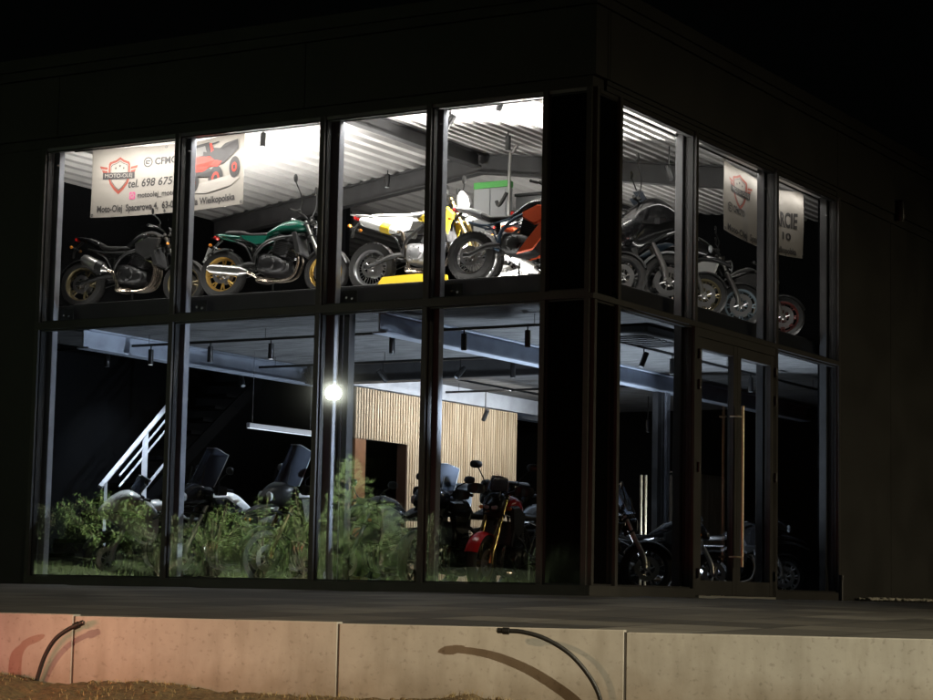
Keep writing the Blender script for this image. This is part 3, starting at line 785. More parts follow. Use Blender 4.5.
    if g('screen'):
        c = g('screen'); s_ = screen_mb(*c)
        so = P('windscreen', s_, 'screen')
        q = [MB().tube([(c[0]-.03, s*c[3]*.28, c[1]-.06), (c[0]-.08, s*c[3]*.28, c[1]+c[2]*.5)], .008, 6, smooth=False) for s in (-1, 1)]
        P('screen_bracket', q, 'bk_plastic', so)
        W_ = 13; sv = s_.v
        loop = [sv[r_*W_] for r_ in range(0, 9)]+[sv[8*W_+c_] for c_ in range(1, 13)]+[sv[r_*W_+12] for r_ in range(7, -1, -1)]
        P('screen_edge', MB().tube(loop, .0055, 6, smooth=False), 'lightgrey', so)
    if g('case'):
        P('top_case', MB().box((-.80, 0, 1.06+dz), (.40, .50, .30), .06, None, 3), g('case')).data
        P('case_rack', MB().span((-.95, -.12, .88+dz), (-.55, .12, .905+dz)), 'bk_plastic')
    if g('panniers'):
        for s in (-1, 1): P('pannier', MB().box((-.62, s*.33, .66+dz), (.46, .20, .36), .05, None, 2), g('panniers'))
    if g('text'):
        vs, fs = text_mesh(g('text'), .055, extr=.0005, shear=.2)
        from mathutils.bvhtree import BVHTree
        dgm = tko.data; bvh = BVHTree.FromPolygons([v.co for v in dgm.vertices], [tuple(p_.vertices) for p_ in dgm.polygons])
        for s in (-1, 1):
            out = []
            for v in vs:
                o_ = Vector((.20-s*v.x, s*.4, .905+v.y)); hit = bvh.ray_cast(o_, Vector((0, -s, 0)))
                out.append(Vector((o_.x, (hit[0].y if hit[0] else s*.14)+s*.0015, o_.z)))
            raw('lettering', out, fs, M['lightgrey'], tko)
    return t
# ------------------------------------------------------------------ motorcycles upstairs, in the left-hand windows
F2 = 3.60
def along(px, X, Z=3.9):      # plan point at depth X behind the left-hand glass seen at photo column px
    p = at_x(px, 300, X); return (X, p.y)
def alongB(px, Y):
    p = at_y(px, 300, Y); return (p.x, Y)
UP = 'motorcycles on the upper showroom floor'
def head_from(px, X, deg, wb, rear=True):
    a = R(deg); x, y = along(px, X); s = .5 if rear else -.5
    return dict(mid=(x+math.cos(a)*wb*s, y+math.sin(a)*wb*s), heading=a, rear=None, front=None)
bike('motorcycle', 'black naked motorcycle below the cream banner, with bright header pipes', floor=F2, group=UP, **head_from(82, .62, -77, 1.46),
     S=dict(wb=1.46, style='naked', rimmat='rimgold2', headers=4, mufz=.46, mufdir=(-.36, .16), mufmat='brushed', shieldmat='bk_plastic', tankmat='bk_gloss', plate=False, mirrors=True, mirh=.12, head='mask', exmat='heat', mufr=.075, lean=-4))
bike('motorcycle', 'metallic green retro motorcycle with gold wheels and a round mirror', floor=F2, group=UP, **head_from(222, .62, -79, 1.42),
     S=dict(wb=1.42, style='retro', rim='multi', rimmat='goldrim', headers=2, mufz=.30, mufdir=(-.52, .06), mufmat='brushed', tankmat='green', head='round', plate=True, mirh=.34, tr=.17, radmat='bk_plastic', lean=-4, text='Kawasaki', barup=.1, headmat='bk_gloss'))
bike('motorcycle', 'tall white and yellow dual-sport motorcycle with wire-spoked wheels and white seat', floor=F2, group=UP, **head_from(371, .95, -88, 1.47),
     S=dict(wb=1.47, style='enduro', rim='wire', rimmat='rimsilver', Rf=.345, Rr=.325, sf=.06, sr=.095, tf=.09, tr=.13, fork=.80, rake=26, head='plate', bodymat='whitep', shroudmat='yellowp', tankmat='yellowp', seatmat='seatgrey', guards=True, mirrors=True, mirh=.2, hugger=False, engmat='engine_silver', cylw=.18, headers=1, mufz=.72, mufdir=(-.5, .16), mufmat='whitep', shieldmat='yellowp', disc=.15, ez=.46, forkmat='goldfork', lean=-3))
bike('electric_motorcycle', 'small black and grey electric dirt bike with blue frame and orange side panels', floor=F2, group=UP, **head_from(470, .50, -84, 1.27),
     S=dict(wb=1.27, style='naked', lift=-.06, seatz=.70, rim='wire', rimmat='rimdark', Rf=.315, Rr=.30, sf=.06, sr=.085, tf=.085, tr=.11, fork=.66, rake=25, head='plate', bodymat='lightgrey', shroudmat='orangep', tankmat='bk_gloss', tailmat='lightgrey', seatmat='seat', mirrors=False, rad=False, exhaust=False, hugger=False, engmat='bk_plastic', forkmat='bk_plastic', framemat='bluep', ez=.42, cylw=.24, barup=.12, guardpanel='orangep', lean=-3))
# yellow board under the white bike
yb = MB().prism([(-.5, 0), (.55, 0), (.5, .16), (.1, .19), (-.38, .17)], -.02, .02, .02)
o = yb.build('display_board', M['yellowp']); o.location = (.80, along(410, .80)[1], F2+.001); o.rotation_euler = (0, 0, R(-86))
tag(o, 'yellow display board on the floor beneath the white dual-sport motorcycle', 'display board')
# ------------------------------------------------------------------ upstairs, in the right-hand windows: a row seen from the front
row = [(622, .95, 'naked motorcycle with orange tank, first of the upper row, beside the corner', dict(style='naked', rimmat='rimdark', mirh=.30, mirror='pod', tankmat='orangep', shroudmat='bk_plastic', head='mask', headers=2), -66),
       (668, .86, 'large dark scooter-like motorcycle with white nose panel and tall mirrors, second in the upper row', dict(style='naked', lift=.05, rimmat='rimdark', mirror='pod', mirh=.36, barup=.16, tankmat='bk_gloss', shroudmat='whitep', head='fairing', fairmat='bk_gloss', screen=(.62, .98, .26, .34, .6, .12), headers=2, fendmat='lightgrey', scale=1.26), -58),
       (704, .72, 'dark adventure motorcycle with bronze-ringed front wheel, behind the post of the upper right-hand window', dict(style='adventure', rim='multi', rimmat='rimgold2', guards=True, head='touring', fairmat='bk_gloss', tankmat='bluep', mirh=.2, mirror='pod', screen=(.58, 1.08, .30, .40, .45, .12), headers=2), -66),
       (741, .66, 'motorcycle with a pale blue front rim and white fairing stripe, under the right-hand banner', dict(style='naked', rim='multi', rimmat='rimblue', tankmat='bk_gloss', head='round', shroudmat='whitep', mirrors=True, mirh=.2, headers=2, fendmat='bk_plastic', plate=False), -66),
       (783, .60, 'dark motorcycle whose red-rimmed front wheel shows right of the upper post, end of the row', dict(style='naked', rim='multi', rimmat='rimred', tankmat='bk_gloss', mirrors=False, head='mask', headers=2), -70)]
for px, Y, lab, sp, hd in row:
    a = R(hd); x, y = alongB(px, Y); wb = 1.45
    sp.update(wb=wb); wb *= sp.get('scale', 1)
    bike('motorcycle', lab, None, None, F2+.002, sp, UP, scale=sp.get('scale', 1), mid=(x-math.cos(a)*wb/2, y-math.sin(a)*wb/2), heading=a)
# ------------------------------------------------------------------ ground floor
DN = 'motorcycles on the ground floor'
def front_at(px, X, deg, wb):
    a = R(deg); x, y = along(px, X)
    return dict(mid=(x-math.cos(a)*wb/2, y-math.sin(a)*wb/2), heading=a, rear=None, front=None)
bike('motorcycle', 'white fairing sport-touring motorcycle at the far left of the ground floor', floor=.002, group=DN, **front_at(124, .62, 138, 1.5), scale=1.1,
     S=dict(wb=1.5, style='naked', head='fairing', fairmat='whitep', tankmat='whitep', tailmat='whitep', screen=(.62, .98, .30, .36, .6, .12), mirror='pod', mirh=.16, lean=-4))
bike('motorcycle', 'white touring motorcycle with dark wide screen, nearest right of the white fairing one', floor=.002, group=DN, **front_at(192, .50, 158, 1.52), scale=1.1,
     S=dict(wb=1.52, style='adventure', lift=.1, head='touring', fairmat='bk_gloss', tankmat='whitep', screen=(.66, 1.14, .44, .52, .45, .14), guards=True, mirror='pod', mirh=.18, Rf=.33, fork=.74, plate=False, panniers='bk_plastic'))
bike('motorcycle', 'touring motorcycle with tall clear screen and white tank, left of the tall thick mullion', floor=.002, group=DN, **front_at(276, .52, 160, 1.52), scale=1.1,
     S=dict(wb=1.52, style='adventure', lift=.1, head='touring', fairmat='bk_plastic', tankmat='whitep', tailmat='bk_plastic', screen=(.66, 1.14, .46, .46, .40, .14), guards=True, mirror='pod', mirh=.18, Rf=.33, fork=.74, forkmat='goldfork'))
bike('motorcycle', 'dark touring motorcycle with a silver top case, in front of the dark doorway', floor=.002, group=DN, **front_at(352, .7, 165, 1.5), scale=1.06,
     S=dict(wb=1.5, style='naked', lift=.08, head='mask', case='silvercase', tankmat='bk_gloss', mirror='pod', mirh=.16, lean=-4))
bike('motorcycle', 'black adventure motorcycle with dark screen and amber indicators, next left of the red one', floor=.002, group=DN, **front_at(424, .60, 174, 1.52), scale=1.05,
     S=dict(wb=1.52, style='adventure', lift=.1, head='touring', fairmat='bk_gloss', tankmat='bk_gloss', screen=(.64, 1.14, .30, .46, .45, .14), guards=True, mirror='pod', mirh=.12, Rf=.33, fork=.74, case='bk_gloss'))
bike('motorcycle', 'red and black supermoto-style motorcycle with a gold fork, right of the oak slats', floor=.002, group=DN, **front_at(486, .5, 186, 1.48), scale=1.05,
     S=dict(wb=1.48, style='naked', lift=.08, head='mask', headmat='bk_gloss', fendmat='redp', tankmat='redp', tailmat='bk_gloss', shroudmat='bk_plastic', forkmat='goldfork', rimmat='rimgold2', trellis=True, mirror='pod', mirh=.22, guards=True, Rf=.32, fork=.78, headers=2, screen=(.60, 1.12, .16, .26, .4, .1)))
for px, Y, lab, sp, hd in [
    (650, .85, 'dark cruiser with a small screen behind the ground-floor window left of the entrance door', dict(style='naked', head='round', Rf=.33, screen=(.60, 1.02, .36, .40, .45, .12), mirror='pod', case='bk_gloss'), -58),
    (716, .95, 'dark motorcycle standing behind the left leaf of the entrance door', dict(style='naked', head='mask', screen=(.60, 1.02, .30, .34, .5, .12), mirror='pod', mirh=.2), -60),
    (785, .75, 'dark motorcycle with bright screen edge right of the entrance door', dict(style='adventure', lift=.06, head='touring', fairmat='bk_gloss', screen=(.64, 1.10, .36, .40, .35, .12), rim='multi', rimmat='rimsilver', mirror='pod', guards=True), -66)]:
    a = R(hd); x, y = alongB(px, Y); wb = 1.48; sp.update(wb=wb)
    bike('motorcycle', lab, None, None, .002, sp, DN, mid=(x-math.cos(a)*wb/2, y-math.sin(a)*wb/2), heading=a)
# ------------------------------------------------------------------ banners
M['vinyl'] = simple('banner_vinyl', (.37, .335, .295), .55, var=.05, scale=2)
M['ink'] = simple('dark_print_ink', (.055, .05, .05), .5)
M['inkred'] = simple('brick_red_print_ink', (.33, .075, .05), .5)
M['inkbright'] = simple('red_print_ink', (.55, .06, .04), .5)
M['inkgrey'] = simple('grey_print_ink', (.22, .21, .20), .5)
M['inkshade'] = simple('pale_grey_print_ink', (.48, .44, .40), .5)
M['inkpink'] = simple('pink_print_ink', (.62, .12, .26), .5)
class Banner:
    def __init__(s, fn, W, H, label):
        s.fn, s.W, s.H = fn, W, H
        nu, nv = 50, 18
        def f(u, v):
            p = Vector(fn(u*W, v*H, 0)); q = Vector(fn(u*W, v*H, 1))
            return p, (q-p).normalized()
        s.o = MB().sheet(f, nu, nv, .003).build('banner', M['vinyl'], None, 60)
        tag(s.o, label, 'banner', 'shop banners behind the upper glass')
        ey = MB()
        for u in (.03, W/2, W-.03):
            for v in (.03, H-.03):
                c = Vector(fn(u, v, .002)); n = (Vector(fn(u, v, 1))-Vector(fn(u, v, 0))).normalized()
                ey.lathe([(.010, -.003), (.018, -.003), (.018, .003), (.010, .003)], c, 'x' if abs(n.x) > .5 else 'y', 12, True)
        ey.build('eyelet', M['bolt'], s.o)
        hem = MB()
    def put(s, name, polys, mat, lift=.003):
        vs = []; fs = []
        for vv, ff in polys:
            o_ = len(vs); vs += [s.fn(p[0], p[1], lift) for p in vv]; fs += [tuple(i+o_ for i in q) for q in ff]
        return raw(name, vs, fs, M[mat], s.o)
    def text(s, body, u0, v, size, mat='ink', width=None, bold=.0, shear=0, rot=0, lift=.004):
        vs, fs = text_mesh(body, size, extr=0, align='LEFT', shear=shear, offset=bold)
        x1 = max(p.x for p in vs); x0 = min(p.x for p in vs)
        k = (width/(x1-x0)) if width else 1
        c, sn = math.cos(rot), math.sin(rot)
        pts = [((p.x-x0)*k, p.y) for p in vs]
        return s.put('lettering', [([(u0+x*c-y*sn, v+x*sn+y*c) for x, y in pts], fs)], mat, lift)
def poly(pts): return (pts, [tuple(range(len(pts)))])
def ell(cx, cy, rx, ry=None, n=26, a0=0, a1=2*math.pi):
    ry = ry or rx
    return poly([(cx+rx*math.cos(a0+(a1-a0)*i/n), cy+ry*math.sin(a0+(a1-a0)*i/n)) for i in range(n)])
def ringp(cx, cy, r0, r1, n=28, ky=1.0):
    vs = [(cx+r*math.cos(2*math.pi*i/n), cy+r*ky*math.sin(2*math.pi*i/n)) for r in (r0, r1) for i in range(n)]
    return (vs, [(i, (i+1) % n, n+(i+1) % n, n+i) for i in range(n)])
def star(cx, cy, r): return poly([(cx+(r if i % 2 == 0 else r*.42)*math.sin(math.pi*i/5), cy+(r if i % 2 == 0 else r*.42)*math.cos(math.pi*i/5)) for i in range(10)])
def outline(pts, w):
    n = len(pts); cx = sum(p[0] for p in pts)/n; cy = sum(p[1] for p in pts)/n
    k = 1-w
    vs = list(pts)+[(cx+(p[0]-cx)*k, cy+(p[1]-cy)*k) for p in pts]
    return (vs, [(i, (i+1) % n, n+(i+1) % n, n+i) for i in range(n)])
def shield(bn, cx, cy, w, h):
    sh = [(0, .5), (.18, .42), (.42, .36), (.46, .30), (.46, -.05), (.38, -.22), (.2, -.38), (0, -.5)]
    pts = [(cx+x*w, cy+y*h) for x, y in sh]+[(cx-x*w, cy+y*h) for x, y in reversed(sh[1:-1])]
    bn.put('emblem', [outline(pts, .16)], 'inkred')
    bn.put('emblem', [outline([(cx+(x-cx)*.80, cy+(y-cy)*.80) for x, y in pts], .05)], 'ink')
    st = [star(cx, cy+.26*h, .045*h), star(cx-.17*w, cy+.2*h, .04*h), star(cx+.17*w, cy+.2*h, .04*h)]
    bn.put('emblem', st, 'ink')
    wings = []
    for s in (-1, 1):
        for k in range(3): wings.append(poly([(cx+s*.50*w, cy+h*(.22-.1*k)), (cx+s*(.82-.09*k)*w, cy+h*(.25-.1*k)), (cx+s*(.78-.09*k)*w, cy+h*(.18-.1*k)), (cx+s*.50*w, cy+h*(.16-.1*k))]))
    bn.put('emblem', wings, 'inkred')
    xs_ = [cx+w*(-.68+1.36*i/24) for i in range(25)]
    bn.put('emblem', [([(x, cy-.10*h) for x in xs_]+[(x, cy+.08*h) for x in xs_], [(i, i+1, 26+i, 25+i) for i in range(24)])], 'ink', .005)
    bn.text('MOTO-OLEJ', cx-.58*w, cy-.012*h, .15*h, 'vinyl', 1.16*w, 0, lift=.011)
    bn.text('SERWIS', cx-.16*w, cy-.17*h, .05*h, 'inkgrey', .32*w) if False else None
def round_logo(bn, cx, cy, r, txt, tw):
    bn.put('emblem', [ringp(cx, cy, r, r*.78), poly([(cx-r*.5, cy+r*.36), (cx+r*.55, cy+r*.36), (cx+r*.5, cy+r*.14), (cx-r*.25, cy+r*.14), (cx-r*.25, cy-r*.14), (cx+r*.3, cy-r*.14), (cx+r*.25, cy-r*.38), (cx-r*.5, cy-r*.38)])], 'ink')
    bn.text(txt, cx+r*1.5, cy, r*1.9, 'ink', tw, .004)
WA, HA = 2.50, .95
pa = at_x(93, 147, .62)
def fnA(u, v, d):
    s = u/WA; t_ = v/HA
    sag = -.085*4*s*(1-s)*t_**1.5-.03*4*s*(1-s)*(1-t_)
    rip = .014*math.sin(u*4.1+.4)*(.4+t_)+.010*math.sin(u*9+v*5)*t_
    return (.62+rip-d, pa.y-u, pa.z-HA+v+sag)
bA = Banner(fnA, WA, HA, 'cream banner with shield emblem, phone number and red buggy picture, upper left glass')
shield(bA, .46, .56, .40, .52)
round_logo(bA, .96, .72, .072, 'CFMOTO', .56)
bA.text('tel. 698 675', .62, .43, .155, 'ink', .74, .0025, .15)
bA.put('emblem', [poly([(.66, .22), (.74, .22), (.75, .23), (.75, .31), (.74, .32), (.66, .32), (.65, .31), (.65, .23)])], 'inkpink')
bA.put('emblem', [ringp(.70, .27, .026, .018, 20), ringp(.70, .27, .044, .038, 4)], 'vinyl', .005)
bA.text('motoolej_moto', .79, .265, .105, 'ink', .62, .0015)
bA.text('Moto-Olej  Spacerowa 4,  63-000 Środa Wielkopolska', .11, .105, .125, 'ink', 2.26, .003)
# printed buggy picture
bA.put('printed_picture', [poly([(1.60, .24), (1.9, .2), (2.3, .26), (2.44, .34), (2.3, .40), (1.7, .33)])], 'inkshade', .008)
bA.put('printed_picture', [ell(1.70, .36, .085, .13), ell(2.05, .39, .12, .165), ell(2.36, .49, .085, .14)], 'ink', .0115)
bA.put('printed_picture', [poly([(1.66, .86), (1.69, .88), (1.92, .90), (1.96, .72), (1.90, .66), (1.66, .64)]), poly([(1.95, .82), (2.12, .78), (2.20, .83), (2.40, .85), (2.42, .72), (2.30, .64), (2.16, .56), (2.0, .60), (1.93, .68)]), poly([(1.63, .56), (1.72, .44), (1.95, .42), (2.0, .50), (1.9, .56)]), poly([(1.92, .87), (2.1, .88), (2.1, .86), (1.92, .84)])], 'ink', .0125)
bA.put('printed_picture', [poly([(1.61, .68), (1.66, .72), (1.95, .70), (2.02, .64), (2.15, .60), (2.08, .54), (1.95, .56), (1.86, .50), (1.74, .50), (1.63, .58)]), poly([(1.93, .88), (1.97, .88), (2.03, .70), (1.98, .68)])], 'inkbright', .0135)
bA.put('printed_picture', [poly([(1.66, .64), (1.90, .64), (1.84, .60), (1.70, .60)]), poly([(1.68, .56), (1.84, .56), (1.80, .53), (1.70, .53)])], 'ink', .0145)
bA.put('printed_picture', [ringp(1.70, .36, .035, .018, 20, 1.5), ringp(2.05, .39, .062, .035, 22, 1.35), ringp(2.36, .49, .042, .022, 20, 1.5)], 'inkbright', .0145)
bA.put('printed_picture', [poly([(1.70, .84), (1.90, .86), (1.92, .74), (1.69, .70)])], 'inkgrey', .0145)
WB, HB = 2.66, .95
pb = at_y(725, 157, .36)
def fnB(u, v, d):
    s = u/WB; t_ = v/HB
    sag = -.13*4*s*(1-s)*t_**1.5-.07*4*s*(1-s)*(1-t_)
    rip = .02*math.sin(u*3.7+1)*(.4+t_)+.012*math.sin(u*8+v*6)*t_
    return (pb.x+u, .36+rip-d, pb.z-HB+v+sag)
bB = Banner(fnB, WB, HB, 'cream banner reading OTWARCIE with the shield emblem, behind the upper right-hand glass')
shield(bB, .50, .63, .40, .50)
round_logo(bB, .20, .35, .066, 'CFMOTO', .34)
bB.text('OTWARCIE', 1.06, .50, .30, 'ink', 1.38, .010)
bB.text('h. 10', 1.55, .27, .14, 'ink', .70, .004)
bB.text('Moto-Olej  Spacerowa 4  Wielkopolska', .12, .07, .12, 'ink', 2.3, .003)
# ------------------------------------------------------------------ track lights
def rail(segs, label):
    t = thing('lighting_track', label, 'lighting track', (segs[0][0][0], segs[0][0][1], 3.16), 0, 'lighting tracks under the ground-floor ceiling')
    o3 = Vector(t.location)
    for a, b_ in segs:
        m = MB(); a = Vector((*a, 3.16))-o3; b_ = Vector((*b_, 3.16))-o3
        if abs(a.x-b_.x) > abs(a.y-b_.y): m.span((a.x, a.y-.018, -.016), (b_.x, a.y+.018, .016))
        else: m.span((a.x-.018, a.y, -.016), (a.x+.018, b_.y, .016))
        n = max(1, int((a-b_).length/1.5))
        for i in range(n+1):
            q = a+(b_-a)*((i+.15)/(n+.3)); m.tube([(q.x, q.y, .016), (q.x, q.y, .137)], .004, 6, smooth=False)
        m.build('rail', M['blackmetal'], t)
rail([((1.25, 1.2), (1.25, 2.93)), ((1.25, 3.15), (1.25, 7.50)), ((1.25, 7.74), (1.25, 8.9))], 'black lighting track along the ground-floor ceiling close behind the left-hand glass')
rail([((4.1, 3.2), (4.1, 7.50)), ((4.1, 7.74), (4.1, 8.6))], 'second black lighting track, deeper in the ground-floor showroom')
rail([((8.3, 3.2), (8.3, 6.9))], 'black lighting track in front of the oak slats')
rail([((1.4, 1.2), (13.0, 1.2))], 'black lighting track along the ground-floor ceiling behind the entrance side')
SPG = 'black cylinder track spotlights'
def spotlight(p, label, tilt=None, up=.0, L=.20, r=.036, power=0, cone=70, drop=.06, col=(.86, .93, 1), zt=None):
    p = Vector(p); d = Vector(tilt).normalized() if tilt else Vector((0, 0, -1))
    t = thing('track_spotlight', label, 'spotlight', p, 0, SPG)
    q = d.to_track_quat('-Z', 'Y').to_matrix()
    a = -d*L/2; b_ = d*L/2
    m = MB().tube([a, a+d*.004, a+d*.006, b_-d*.006, b_], [r*.93, r, r, r, r*.93], 20, smooth=False)
    m.build('lamp_body', M['blackmetal'], t)
    MB().tube([b_+d*.0005, b_+d*.003], r*.78, 18, smooth=False).build('lens', M['lampemit'] if power else M['lens'], t)
    topz = (zt-p.z) if zt else (3.145-p.z)
    sm = MB().tube([(0, 0, topz), (0, 0, min(L*.25, topz-.01))], .009, 8, smooth=False)
    if tilt: sm.box((0, 0, min(L*.25, topz-.01)), (.03, .03, .05), .006)
    sm.build('stem', M['blackmetal'], t)
    if power:
        l = bpy.data.lights.new('spot_beam', 'SPOT'); l.energy = power; l.color = col; l.spot_size = R(cone); l.spot_blend = .6; l.shadow_soft_size = .03
        lo = bpy.data.objects.new('spot_beam', l); COL.objects.link(lo)
        lo.matrix_world = Matrix.Translation(p+d*(L/2+.03)) @ q.to_4x4()
    return t
P1 = 0
ROW1 = [(7.92, 'leftmost spotlight of the front track, beside the left end of the glazing'), (7.18, 'second spotlight from the left on the front track'), (6.20, 'spotlight on the front track just right of the second post'),
        (5.23, 'spotlight on the front track above the hanging light bar'), (3.40, 'spotlight on the front track above the dark doorway, right of the thick mullion'), (2.37, 'spotlight on the front track at the left of the window over the red motorcycle'), (1.49, 'rightmost spotlight of the front track, near the black corner panel')]
for y, lab in ROW1: spotlight((1.25, y, 3.0), lab, None, power=230 if y in (7.18, 5.23) else P1, col=(.8, .9, 1))
ROW2 = [((4.1, 7.80, 2.97), (-.4, -.5, -.7), 'tilted spotlight with pale barrel at the left end of the second track'), ((4.1, 6.62, 2.97), (.3, -.5, -.8), 'tilted spotlight at the right end of the hanging light bar'),
        ((4.1, 5.38, 2.97), (.55, -.35, -.75), 'tilted spotlight in front of the pale bulkhead'), ((4.1, 4.12, 2.97), (-.6, .3, -.75), 'tilted spotlight before the dark beam, with bright streak'), ((4.1, 3.3, 2.97), None, 'upright spotlight of the second track over the red motorcycle')]
for p_, tl, lab in ROW2: spotlight(p_, lab, tl, power=P1)
spotlight(at_x(485.4, 415, 8.3), 'small tilted spotlight just in front of the oak slats', (.3, .6, -.9), power=0)
for p_, tl, lab in [((3.79, 1.2, 3.0), (-.35, .2, -.9), 'tilted spotlight behind the ground-floor window beside the corner'), ((4.64, 1.2, 3.0), None, 'upright spotlight left of the entrance door'),
                ((7.23, 1.2, 3.0), None, 'upright spotlight seen through the right leaf of the entrance door'), ((8.07, 1.2, 3.0), None, 'upright spotlight right of the entrance door')]:
    spotlight(p_, lab, tl, power=0)
spotlight((8.98, 3.4, 2.98), 'small spotlight left of the steel column', None, zt=3.3)
spotlight(at_y(648, 426, 4.8), 'lowest hanging spotlight, deep behind the window left of the door', None, zt=3.3)
def deckz(y): return RZ-SL*abs(y-RY)-.01
UPL = [((263, 140), 1.0, 'spotlight under the roof deck right of the buggy banner', (-.2, -.1, -1), 0), ((450, 122), .8, 'spotlight under the bright roof right of the fourth mullion', (.05, .62, -.8), 2000), ((508, 143), 2.1, 'spotlight under the bright roof in the corner-side upper window', (.1, .05, -1), 0),
       ((501, 103), .45, 'spotlight at the very top of the corner-side upper window', (.22, .5, -.85), 1700), ((387.5, 181), 3.9, 'spotlight hanging against the roof rafter', (-.1, 0, -1), 0), ((351, 221), 4.3, 'spotlight beneath the rafter beside the thick mullion', (.35, .2, -1), 0), ((669, 173), 3.4, 'spotlight below the roof in the upper window beside the corner', (0, -.3, -1), 0)]
for (px, py), X, lab, tl, pw in UPL:
    p_ = at_x(px, py, X)
    if px == 669: p_ = at_y(px, py, .75)
    elif pw < 500:
        p_ = min((at_x(px, py, .35+.05*k) for k in range(130)), key=lambda c_: abs(c_.z+.15-deckz(c_.y)))
    spotlight(p_, lab, tl, L=.19, zt=max(deckz(p_.y), p_.z+.12), power=pw, cone=42 if pw > 500 else 85, col=(1, .96, .9))
# ------------------------------------------------------------------ other things inside
t = thing('pendant_light_bar', 'white linear light bar hanging on two thin wires, deep in the ground floor', 'pendant lamp', (4.2, 7.0, 2.2))
a = at_y(248, 424, 7.0); b = at_y(315, 432, 7.0); o3 = Vector(t.location)
MB().span((a.x-4.2, -.03, a.z-2.2-.05), (b.x-4.2, .03, a.z-2.2+.02), .006).build('light_bar', M['whitebar'], t)
w = MB()
for x in (a.x-4.1, b.x-4.32): w.tube([(x, 0, a.z-2.18), (x, 0, 1.09)], .004, 6, smooth=False)
w.build('suspension_wire', M['bolt'], t)
MB().span((a.x-4.19, -.022, a.z-2.2-.056), (b.x-4.21, .022, a.z-2.2-.051)).build('diffuser', emit('bar_diffuser', (.85, .92, 1), 1.0), t)
# staircase with pale steel railing along the left wall
M['railpaint'] = simple('white_painted_railing', (.78, .80, .85), .35)
t = thing('staircase', 'dark staircase with a white steel railing at the left end of the ground floor', 'staircase', (1.2, 8.4, 0))
sx, sz = .27, .2045
st = MB()
for i in range(16): st.span((i*sx-.1, .06, (i+1)*sz-.05), (i*sx+.22, .66, (i+1)*sz))
st.build('tread', M['blackwall'], t)
MB().prism([(-.15, .0), (4.25, 3.26), (4.25, 3.02), (.15, 0)], .035, .055).build('stringer', M['blackwall'], t)
r0 = at_y(105, 481, 8.4); r1 = at_y(176, 396, 8.4)
rx0, rz0, rx1, rz1 = r0.x-1.2, r0.z, r1.x-1.2, r1.z
k_ = (rz1-rz0)/(rx1-rx0)
rl = MB()
def rb(xa, za, xb, zb, r=.02): rl.tube([(xa, 0, za), (xb, 0, zb)], r, 4, smooth=False)
rb(rx0-.1, rz0-.1*k_, rx1+.0, rz1+.0*k_, .042)
for q in (.14, .26): rb(rx0+.30, rz0+.30*k_-q*1.25, rx1+.0, rz1+.0*k_-q*1.25, .018)
for i, xx in enumerate((rx0+.02, rx0+.80, rx0+.86, rx1-.02)): rb(xx, rz0+(xx-rx0)*k_, xx, rz0+(xx-rx0)*k_-.95, .028)
rb(rx0+.86, rz0+.86*k_-.8, rx1+.0, rz1+.0*k_-.8, .026)
rl.build('railing', M['railpaint'], t)
# cabinet with green stripe, grey bench and wall hook on the upper floor (seen through the fourth window)
t = thing('display_cabinet', 'pale display cabinet with green top stripe on the upper floor', 'cabinet', (4.1, 3.66, F2))
c0 = at_x(474, 183, 4.1); c1 = at_x(508, 183, 4.1); hy = abs(c0.y-c1.y); t.location.y = (c0.y+c1.y)/2
zt = c0.z-F2
m = MB().span((0, -hy/2, .05), (.14, hy/2, zt-.09), .008); m.build('cabinet_body', M['lightgrey'], t)
MB().span((-.004, -hy/2-.004, zt-.088), (.144, hy/2+.004, zt), .006).build('top_panel', simple('green_lacquer', (.10, .42, .10), .4), t)
MB().span((-.012, -hy/2+.03, .1), (-.002, -.006, zt-.12), .003).span((-.012, .006, .1), (-.002, hy/2-.03, zt-.12), .003).build('door', M['lightgrey'], t)
MB().tube([(-.02, -.03, zt*.6), (-.04, -.03, zt*.6+.01), (-.04, -.03, zt*.6+.13), (-.02, -.03, zt*.6+.14)], .006, 6, smooth=False).build('handle', M['brushed'], t)
q = at_x(509, 200, 3.9)
t = thing('pole_hook', 'grey pole with a dark hooked end standing beside the display cabinet', 'pole', (3.9, q.y, F2))
MB().tube([(0, 0, 0), (0, 0, 2.1), (.0, -.05, 2.3), (.0, -.12, 2.4)], .022, 10, 4).build('pole', M['brushed'], t)
MB().tube([(-.03, .02, 1.75), (-.06, .08, 1.62), (-.06, .13, 1.58), (-.06, .16, 1.64)], .026, 10, 4).build('hook', M['bk_plastic'], t)
q0 = at_x(512, 196, 4.4); q1 = at_x(548, 212, 4.4)
t = thing('partition_panel', 'plain grey partition panel on the upper floor right of the display cabinet', 'panel', (4.5, (q0.y+q1.y)/2, F2))
MB().span((0, -abs(q0.y-q1.y)/2-.3, 0), (.06, abs(q0.y-q1.y)/2, q0.z-F2), .005).build('panel', M['lightgrey'], t)
MB().span((-.04, -abs(q0.y-q1.y)/2-.3, q0.z-F2), (.1, abs(q0.y-q1.y)/2, q0.z-F2+.04), .005).build('cap_rail', M['darksteel'], t)
# air-conditioning unit under the ceiling near the entrance
q = at_y(648, 338, .9)
t = thing('ceiling_unit', 'flat dark air-conditioning unit under the ceiling behind the window beside the corner', 'air conditioner', (q.x, .95, 3.17))
MB().span((-.75, -.4, 0), (.75, .4, .128), .03).build('housing', M['bk_plastic'], t)
g_ = MB()
for i in range(7): g_.span((-.6+i*.18, -.3, -.012), (-.52+i*.18, .3, -.001))
g_.build('grille', M['blackmetal'], t)
